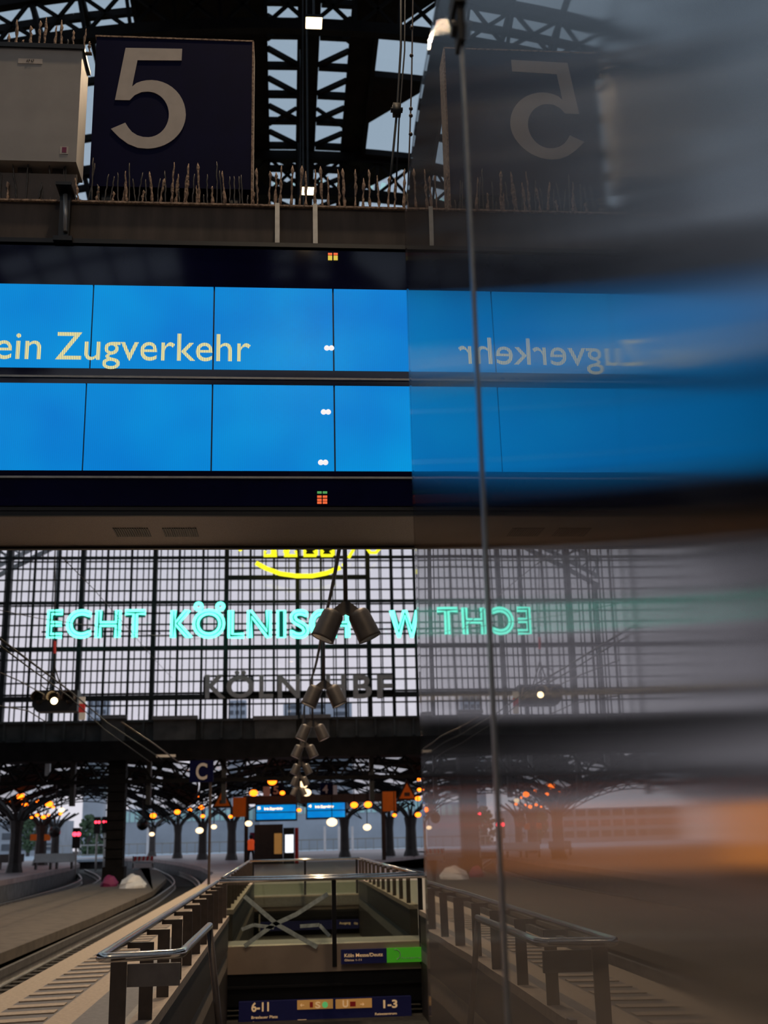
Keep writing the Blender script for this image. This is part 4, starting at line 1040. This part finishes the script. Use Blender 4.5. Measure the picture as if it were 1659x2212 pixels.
# person in orange vest
Yp = 72; pb = P(542, 1864, Yp); X0 = P(542, 1840, Yp).x
pers = thing('person', 'person in an orange vest and dark trousers standing on the far platform', 'person', (X0, Yp, 0))
def skin_body(verts, edges, rad, name, m, parent, root=0):
    me = bpy.data.meshes.new(name); me.from_pydata(verts, edges, []); o = bpy.data.objects.new(name, me); COL.objects.link(o)
    md = o.modifiers.new('skin', 'SKIN'); sv = me.skin_vertices[0] if me.skin_vertices else None
    if sv is None:
        bm = bmesh.new(); bm.from_mesh(me); ly = bm.verts.layers.skin.verify(); bm.to_mesh(me); bm.free()
    for i, r in enumerate(rad): me.skin_vertices[0].data[i].radius = (r, r*.85)
    me.skin_vertices[0].data[root].use_root = True
    o.modifiers.new('sub', 'SUBSURF').levels = 1; me.materials.append(m); o.parent = parent; return o
v = [(0,0,.95),(0,0,1.2),(0,0,1.42),(0,0,1.52),(0,-.01,1.62),(0,-.01,1.74),(-.11,0,.88),(-.13,-.03,.5),(-.14,0,.08),(-.14,-.12,.04),(.11,0,.88),(.14,.02,.5),(.16,.05,.08),(.16,-.07,.04),
     (-.20,0,1.42),(-.28,.02,1.14),(-.24,-.12,.92),(-.23,-.15,.84),(.20,0,1.42),(.28,.02,1.14),(.25,-.10,.92),(.24,-.13,.84)]
e = [(0,1),(1,2),(2,3),(3,4),(4,5),(0,6),(6,7),(7,8),(8,9),(0,10),(10,11),(11,12),(12,13),(2,14),(14,15),(15,16),(16,17),(2,18),(18,19),(19,20),(20,21)]
rd = [.15,.15,.15,.06,.09,.08,.10,.07,.05,.04,.10,.07,.05,.04,.07,.05,.04,.035,.07,.05,.04,.035]
skin_body(v, e, rd, 'body', M['black2'], pers)
m = MB(); m.lathe((X0, Yp, .92), [(.19, 0), (.20, .1), (.19, .3), (.21, .45), (.20, .55), (.09, .62)], 14); m.build('vest', M['orangevest'], pers, True)
m = MB(); m.ball((X0, Yp, 1.68), .115, 10, 1.15); m.build('hair', M['black2'], pers, True)
# signals beyond the gable
for px, py, Y, r, post, lab in ((165, 1802, 90, .16, True, 'bright red signal lamp beside the left track'), (210, 1776, 110, .12, True, 'small red signal left of the pair beyond the arch'), (227, 1775, 112, .1, True, 'small red signal close to the iron column')):
    c = P(px, py, Y); t = thing('track_signal', lab, 'signal', (c.x, Y, -.9))
    MB().box((c.x-.28, Y, c.z-1.0), (c.x+.28, Y+.3, c.z+.45)).build('signal_head', M['black'], t)
    m = MB(); m.lathe((c.x-.12, Y, c.z), [(r, 0), (r*.8, .05)], 12, (0, -1, 0)); m.lathe((c.x+.16, Y, c.z), [(r, 0), (r*.8, .05)], 12, (0, -1, 0)); m.build('lit_lens', M['redglow'], t)
    MB().tube([(c.x, Y+.15, -.9), (c.x, Y+.15, c.z-1)], .09, 8).build('mast', M['alu'], t)

# ------------------------------------------------------------------ far canopies with branching columns
def tree_col(x, Y, lab, h=3.0, wdt=.38):
    h = 2.9
    t = thing('branching_column', lab, 'column', (x, Y, 0), 'branching columns of the far canopies')
    m = MB(); m.lathe((x, Y, 0), [(wdt*1.4, 0), (wdt*1.2, .3), (wdt, .5), (wdt*.9, h*.75), (wdt*1.15, h)], 8); m.build('shaft', M['trunk'], t)
    for i in range(8):
        a = i*math.pi/4; d = Vector((math.cos(a), math.sin(a), 0)); b0 = Vector((x, Y, h-.2))
        MB().tube([b0+d*.15, b0+d*.7+Vector((0, 0, .7)), b0+d*1.9+Vector((0, 0, 1.35))], [.12, .09, .07], 6).build('branch', M['trunk'], t)
    return t
for px, py, lab in ((437, 1857, 'far branching column nearest the C sign'), (383, 1854, 'far branching column, second left of the C sign'), (328, 1850, 'far branching column close right of the iron column'),
                 (86, 1869, 'brown branching column on the left platform with orange boards'), (117, 1863, 'slim branching column on the left platform'), (30, 1885, 'leftmost branching column on the left platform'),
                 (745, 1852, 'branching column right of the second far display'), (842, 1849, 'branching column just right of the right far gantry post'), (889, 1849, 'branching column beside the edge of the steel panel'), (500, 1858, 'branching column behind the left far gantry post')):
    p = PZ(px, py, 0)
    tree_col(p.x, p.y, lab, 3.9 if px > 200 else 3.6, .45 if px in (86, 889) else .36)
def canopy(xl, xr, y0, y1, zs_, zc_, curve, seed, lab, den=.45, ny=11, nx=16):
    rnd = random.Random(seed); t = thing('platform_canopy', lab, 'canopy', ((xl+xr)/2, y0, 0))
    def pt(u, v):
        x = xl+(xr-xl)*u; z0 = zs_+(zc_-zs_)*.8*(1-v)**1.5; z = z0+(zc_-z0)*math.sin(math.pi*u)**.8; return Vector((x+curve*v*v, y0+(y1-y0)*v, z))
    for j in range(ny+1):
        m = MB()
        for i in range(nx):
            m.bar(pt(i/nx, j/ny), pt((i+1)/nx, j/ny), .14, .12)
            if j % 2 == 0:
                m.bar(pt(i/nx, j/ny)-Vector((0, 0, .8)), pt((i+1)/nx, j/ny)-Vector((0, 0, .8)), .1, .09); m.bar(pt(i/nx, j/ny), pt((i+1)/nx, j/ny)-Vector((0, 0, .8)), .08, .08); m.bar(pt(i/nx, j/ny)-Vector((0, 0, .8)), pt((i+1)/nx, j/ny), .08, .08)
        m.build('rib', M['iron'], t)
    m = MB()
    for i in range(nx+1):
        for j in range(ny): m.bar(pt(i/nx, j/ny), pt(i/nx, (j+1)/ny), .12, .1)
    m.build('purlins', M['iron'], t)
    m = MB(); g = MB()
    for j in range(ny):
        for i in range(nx):
            a, b, c, d = pt(i/nx, j/ny), pt((i+1)/nx, j/ny), pt((i+1)/nx, (j+1)/ny), pt(i/nx, (j+1)/ny)
            if rnd.random() < den: (g if True else m).add([a, b, c, d], [(0, 1, 2, 3)])
            else:
                u = Vector((0, 0, .08)); m.add([a, b, c, d, a+u, b+u, c+u, d+u], [(3,2,1,0),(4,5,6,7),(0,1,5,4),(1,2,6,5),(2,3,7,6),(3,0,4,7)])
    m.build('roof_sheets', M['roofskin'], t); g.build('skylight_panes', M['roofpane'], t)
xa = P(110, 1770, 66).x
canopy(-18.5, -5.2, 66, 118, 3.5, 6.1, -8, 2, 'arched canopy over the left tracks beyond the hall', .5, 13, 12)
canopy(-5.0, 11.5, 66, 118, 3.6, 6.3, -8, 4, 'arched canopy over the far displays beyond the hall', .5, 13, 12)
canopy(-34, -18.7, 66, 118, 3.4, 6.2, -8, 6, 'arched canopy beyond the hall at the far left', .5, 9, 12)
canopy(11.7, 27, 66, 118, 3.6, 6.3, -8, 8, 'arched canopy beyond the hall at the far right', .4, 9, 12)
# lamps under the canopies
def can_z(x, y):
    best = 5.0
    for xl, xr, y0, y1, z0_, z1_, cv in ((-18.5, -5.2, 66, 118, 3.5, 6.1, -8), (-5.0, 11.5, 66, 118, 3.6, 6.3, -8)):
        v = (y-y0)/(y1-y0); u = (x-cv*v*v-xl)/(xr-xl)
        if 0 < u < 1: zz_ = z0_+(z1_-z0_)*.8*max(0, 1-v)**1.5; best = zz_+(z1_-zz_)*math.sin(math.pi*u)**.8
    return best
def pend(px, py, Y, r, mt, lab, grp):
    c = P(px, py, Y); t = thing('pendant_lamp', lab, 'lamp', c, grp)
    MB().ball(c, r, 8, .75).build('globe', M[mt], t, True)
    MB().tube([c+Vector((0, 0, r*.6)), Vector((c.x, c.y, max(c.z+.6, can_z(c.x, c.y))))], .025, 6).build('stem', M['iron'], t)
A = [(44, 1721, .26), (22, 1731, .16), (52, 1738, .16), (80, 1730, .14), (106, 1737, .26), (80, 1761, .14), (94, 1765, .18), (105, 1761, .12), (331, 1762, .22), (383, 1754, .22), (410, 1750, .16), (435, 1744, .22), (438, 1763, .15), (498, 1764, .15), (58, 1738, .12), (115, 1744, .12), (131, 1758, .12), (68, 1766, .1)]
B = [(588, 1688, .3), (548, 1713, .26), (610, 1713, .16), (646, 1750, .15), (765, 1739, .24), (795, 1738, .24), (903, 1725, .2), (903, 1760, .2), (906, 1706, .14), (905, 1684, .13), (852, 1761, .14)]
for i, (px, py, r) in enumerate(A):
    pend(px, py, 84+(i % 4)*4, r, 'amber', 'amber lamp glowing under the left far canopies' if i not in (0, 4) else ('brightest amber lamp at the far left' if i == 0 else 'bright amber lamp over the left platform columns'), 'amber lamps under the left canopies')
for i, (px, py, r) in enumerate(B):
    pend(px, py, 78-(i % 3)*3, r, 'amber', 'amber lamp glowing around the far displays', 'amber lamps around the far displays')
for px, py, r, lab in ((133, 1750, .18, 'cream lamp left of the track arch'), (328, 1802, .16, 'cream lamp low beside the columns right of the iron column'), (431, 1794, .24, 'cream lamp low under the C sign'), (462, 1786, .18, 'cream lamp between the C sign and the orange triangle'),
                    (793, 1787, .26, 'cream lamp right of the second far display'), (717, 1776, .34, 'square cream lamp below the second far display'), (537, 1779, .22, 'cream lamp left below the first far display'), (654, 1695, .3, 'cream lamp left of the dark spotlight row end'), (662, 1712, .3, 'cream lamp right below the spotlight row end')):
    pend(px, py, 74, r, 'creamglow', lab, 'cream lamps beyond the hall')
for px, lab in ((72, 'orange board on the left of the brown column'), (102, 'orange board on the right of the brown column')):
    p = P(px-7, 1816, 92); q = P(px+7, 1802, 92); tag(MB().box((p.x, 92, p.z), (q.x, 92.1, q.z)).build('orange_board', M['orange']), lab, 'sign')
# hanging dark horn speakers
for px, py, lab in ((308, 1781, 'dark round speaker right of the iron column'), (118, 1797, 'dark round speaker over the left platform')):
    c = P(px, py, 88); t = thing('horn_speaker', lab, 'speaker', c); MB().ball(c, .42, 8).build('horn', M['black'], t, True); MB().tube([c, Vector((c.x, c.y, max(c.z+1, can_z(c.x, c.y))))], .04, 6).build('stem', M['black'], t)
# barrier, tarpaulins and other bits by the iron column
p = PZ(308, 1878, -.4); 
t = thing('barrier_fence', 'low white barrier with red stripes on the walkway beyond the column', 'barrier', (p.x, p.y, -.4))
for k in range(2): MB().box((p.x-.75, p.y, -.3+k*.5), (p.x+.75, p.y+.06, .02+k*.5)).build('board', M['whitep'], t)
m = MB()
for k in range(5): m.prism([(p.x-.66+k*.3, .21), (p.x-.52+k*.3, .21), (p.x-.46+k*.3, .51), (p.x-.60+k*.3, .51)], p.y-.02, p.y)
m.build('stripes', M['red'], t)
m = MB()
for s in (-.7, .7): m.box((p.x+s-.04, p.y, -.4), (p.x+s+.04, p.y+.08, .55))
m.build('leg', M['whitep'], t)
def heap(px, py, sx_, sz_, mt, name, lab, cat, z=-.4, seed=1):
    p = PZ(px, py, z); rnd = random.Random(seed); m = MB()
    me = MB(); n = 10
    prof_ = [(sx_*f*rnd.uniform(.85, 1.1), sz_*g) for f, g in ((1, 0), (.95, .25), (.75, .55), (.5, .85), (.12, 1.0))]
    me.lathe((p.x, p.y, z), prof_, 9)
    me.v = [(x+rnd.uniform(-.08, .08)*sx_, y+rnd.uniform(-.1, .1)*sx_, zz+(rnd.uniform(-.1, .1)*sz_ if zz > z+.01 else 0)) for x, y, zz in me.v]
    return tag(me.build(name, M[mt]), lab, cat)
heap(235, 1915, .45, .5, 'magenta', 'plastic_sheet', 'crumpled magenta sheet at the foot of the iron column, left', 'sheet', seed=3)
heap(287, 1918, .6, .55, 'whitep', 'plastic_sheet', 'crumpled white sheet at the foot of the iron column, right', 'sheet', seed=5)
heap(-1, 1984, .15, .34, 'red', 'red_lamp', 'red rounded marker at the left edge between the tracks', 'marker', -.9, seed=2)
# benches on left platform
for px, lab in ((20, 'dark bench on the left platform at the edge of view'), (98, 'pale bench on the left platform behind the columns'), (130, 'pale heap of benches at the end of the left platform')):
    p = PZ(px, 1878, 0); t = thing('bench', lab, 'bench', (p.x, p.y, 0))
    MB().box((p.x-.8, p.y, .42), (p.x+.8, p.y+.5, .48)).build('seat', M['whitep'] if px > 50 else M['postbox'], t)
    MB().box((p.x-.8, p.y+.5, .48), (p.x+.8, p.y+.55, .95)).build('backrest', M['whitep'] if px > 50 else M['postbox'], t)
    for s in (-.65, .65): MB().box((p.x+s-.05, p.y+.05, 0), (p.x+s+.05, p.y+.45, .42)).build('leg', M['post'], t)
# made-up kiosk out of view, added for the orange glow in the steel
t = thing('orange_glow_box', 'unseen orange lit box added for its mirrored glow in the steel panel', 'kiosk', (-14, 33, 0))
MB().box((-17, 25, 0), (-13.2, 37, 3.0)).build('kiosk_body', M['brownwall'], t)
MB().box((-13.2, 25.4, .5), (-13.15, 36.6, 2.2)).build('lit_front', M['oglow'], t)
MB().box((-13.6, 24.8, 2.9), (-12.6, 37.2, 3.05)).build('canopy', M['black'], t)
MB().box((-16.6, 24.95, .5), (-13.6, 25, 2.2)).build('lit_side', M['oglow'], t)

# ------------------------------------------------------------------ city behind
def building(px0, px1, pyt, Y, dep, mt, lab, rows=4, cols=10, glassm='blddark', pyb=1850, base=0.0):
    a = P(px0, pyb, Y); b = P(px1, pyt, Y); t = thing('building', lab, 'building', ((a.x+b.x)/2, Y, -1))
    MB().box((a.x, Y, -1), (b.x, Y+dep, b.z)).build('wall', M[mt], t)
    hgt = b.z-max(base, 0)
    for r in range(rows):
        z0 = base+hgt*(r+.25)/rows; z1 = base+hgt*(r+.85)/rows; m = MB()
        for c in range(cols):
            x0 = a.x+(b.x-a.x)*(c+.12)/cols; x1 = a.x+(b.x-a.x)*(c+.88)/cols; m.box((x0, Y-.1, z0), (x1, Y, z1))
        m.build('window_row', M[glassm], t)
    return t
building(240, 560, 1742, 190, 20, 'bld', 'teal glazed hall building beyond the curved platform', 1, 26, 'teal', base=3.8)
building(560, 960, 1722, 185, 20, 'bld', 'long teal glazed building behind the far displays', 1, 30, 'teal', base=4.4)
building(-300, 120, 1770, 230, 20, 'bld', 'pale low building beyond the left canopy', 3, 14)
building(960, 1500, 1722, 200, 20, 'bld', 'blue grey building at the far right behind the panel', 3, 20)
for px0, px1, pyt, lab in ((185, 232, 1510, 'distant pale blue tower right of the signal lantern'), (493, 532, 1512, 'distant pale blue tower under the station letters'), (612, 760, 1516, 'distant low pale blue block behind the spotlights')):
    a = P(px0, 1600, 300); b = P(px1, pyt, 300); t = thing('building', lab, 'building', ((a.x+b.x)/2, 300, -1))
    MB().box((a.x, 300, -1), (b.x, 306, b.z)).build('wall', M['bld'], t)
    m = MB()
    for r in range(5):
        for c_ in range(3):
            x0 = a.x+(b.x-a.x)*(c_+.2)/3; zz = a.z+(b.z-a.z)*(r+.2)/5; m.box((x0, 299.8, zz), (x0+(b.x-a.x)*.2, 300, zz+(b.z-a.z)*.1))
    m.build('window_row', M['blddark'], t)
fence = MB(); 
for i in range(60): x = -30+i*1.0; fence.box((x-.04, 150, 0), (x+.04, 150.1, 1.3))
fence.box((-30, 150, 1.2), (30, 150.1, 1.35)); fence.box((-30, 150, .1), (30, 150.1, .2))
tag(fence.build('platform_fence', M['alu']), 'pale low railing along the far end of the platforms', 'fence')
fg2 = MB(); fg2.box((-60, 125, -.3), (60, 175, -.05)); struct('floor_yard', fg2, M['bld'])
def tree(px, pyb, pyt, Y, wpx, lab, seed):
    b = P(px, pyb, Y); tp = P(px, pyt, Y); rr = wpx/2/FPX*Y; rnd = random.Random(seed); t = thing('tree', lab, 'tree', (b.x, Y, -1))
    MB().tube([(b.x, Y, -1), (b.x, Y, (b.z+tp.z)/2)], .25, 8).build('trunk', M['trunk'], t)
    m = MB()
    for i in range(160):
        u = rnd.uniform(-1, 1); v = rnd.random(); th = rnd.uniform(0, 6.28); rad = rr*math.sqrt(1-u*u)*rnd.random()**.4
        m.ball((b.x+rad*math.cos(th), Y+rad*math.sin(th), (b.z+tp.z)/2+u*(tp.z-b.z)/2), rr*.16, 5)
    m.build('foliage', M['leaf'], t)
tree(190, 1850, 1762, 160, 50, 'leafy green tree seen through the track arch', 1); tree(218, 1850, 1770, 165, 40, 'smaller green tree beside the iron column', 2); tree(60, 1840, 1765, 170, 40, 'dull green tree behind the left platform', 3)
for px in (702, 733, 762, 318): 
    c = P(px, 1855, 140); q = P(px, 1785, 140); tag(MB().tube([(c.x, 140, 0), (c.x, 140, q.z)], .14, 8).build('white_mast', M['whitesteel']), 'slim white mast in the yard beyond the platforms', 'mast', 'white masts in the yard')
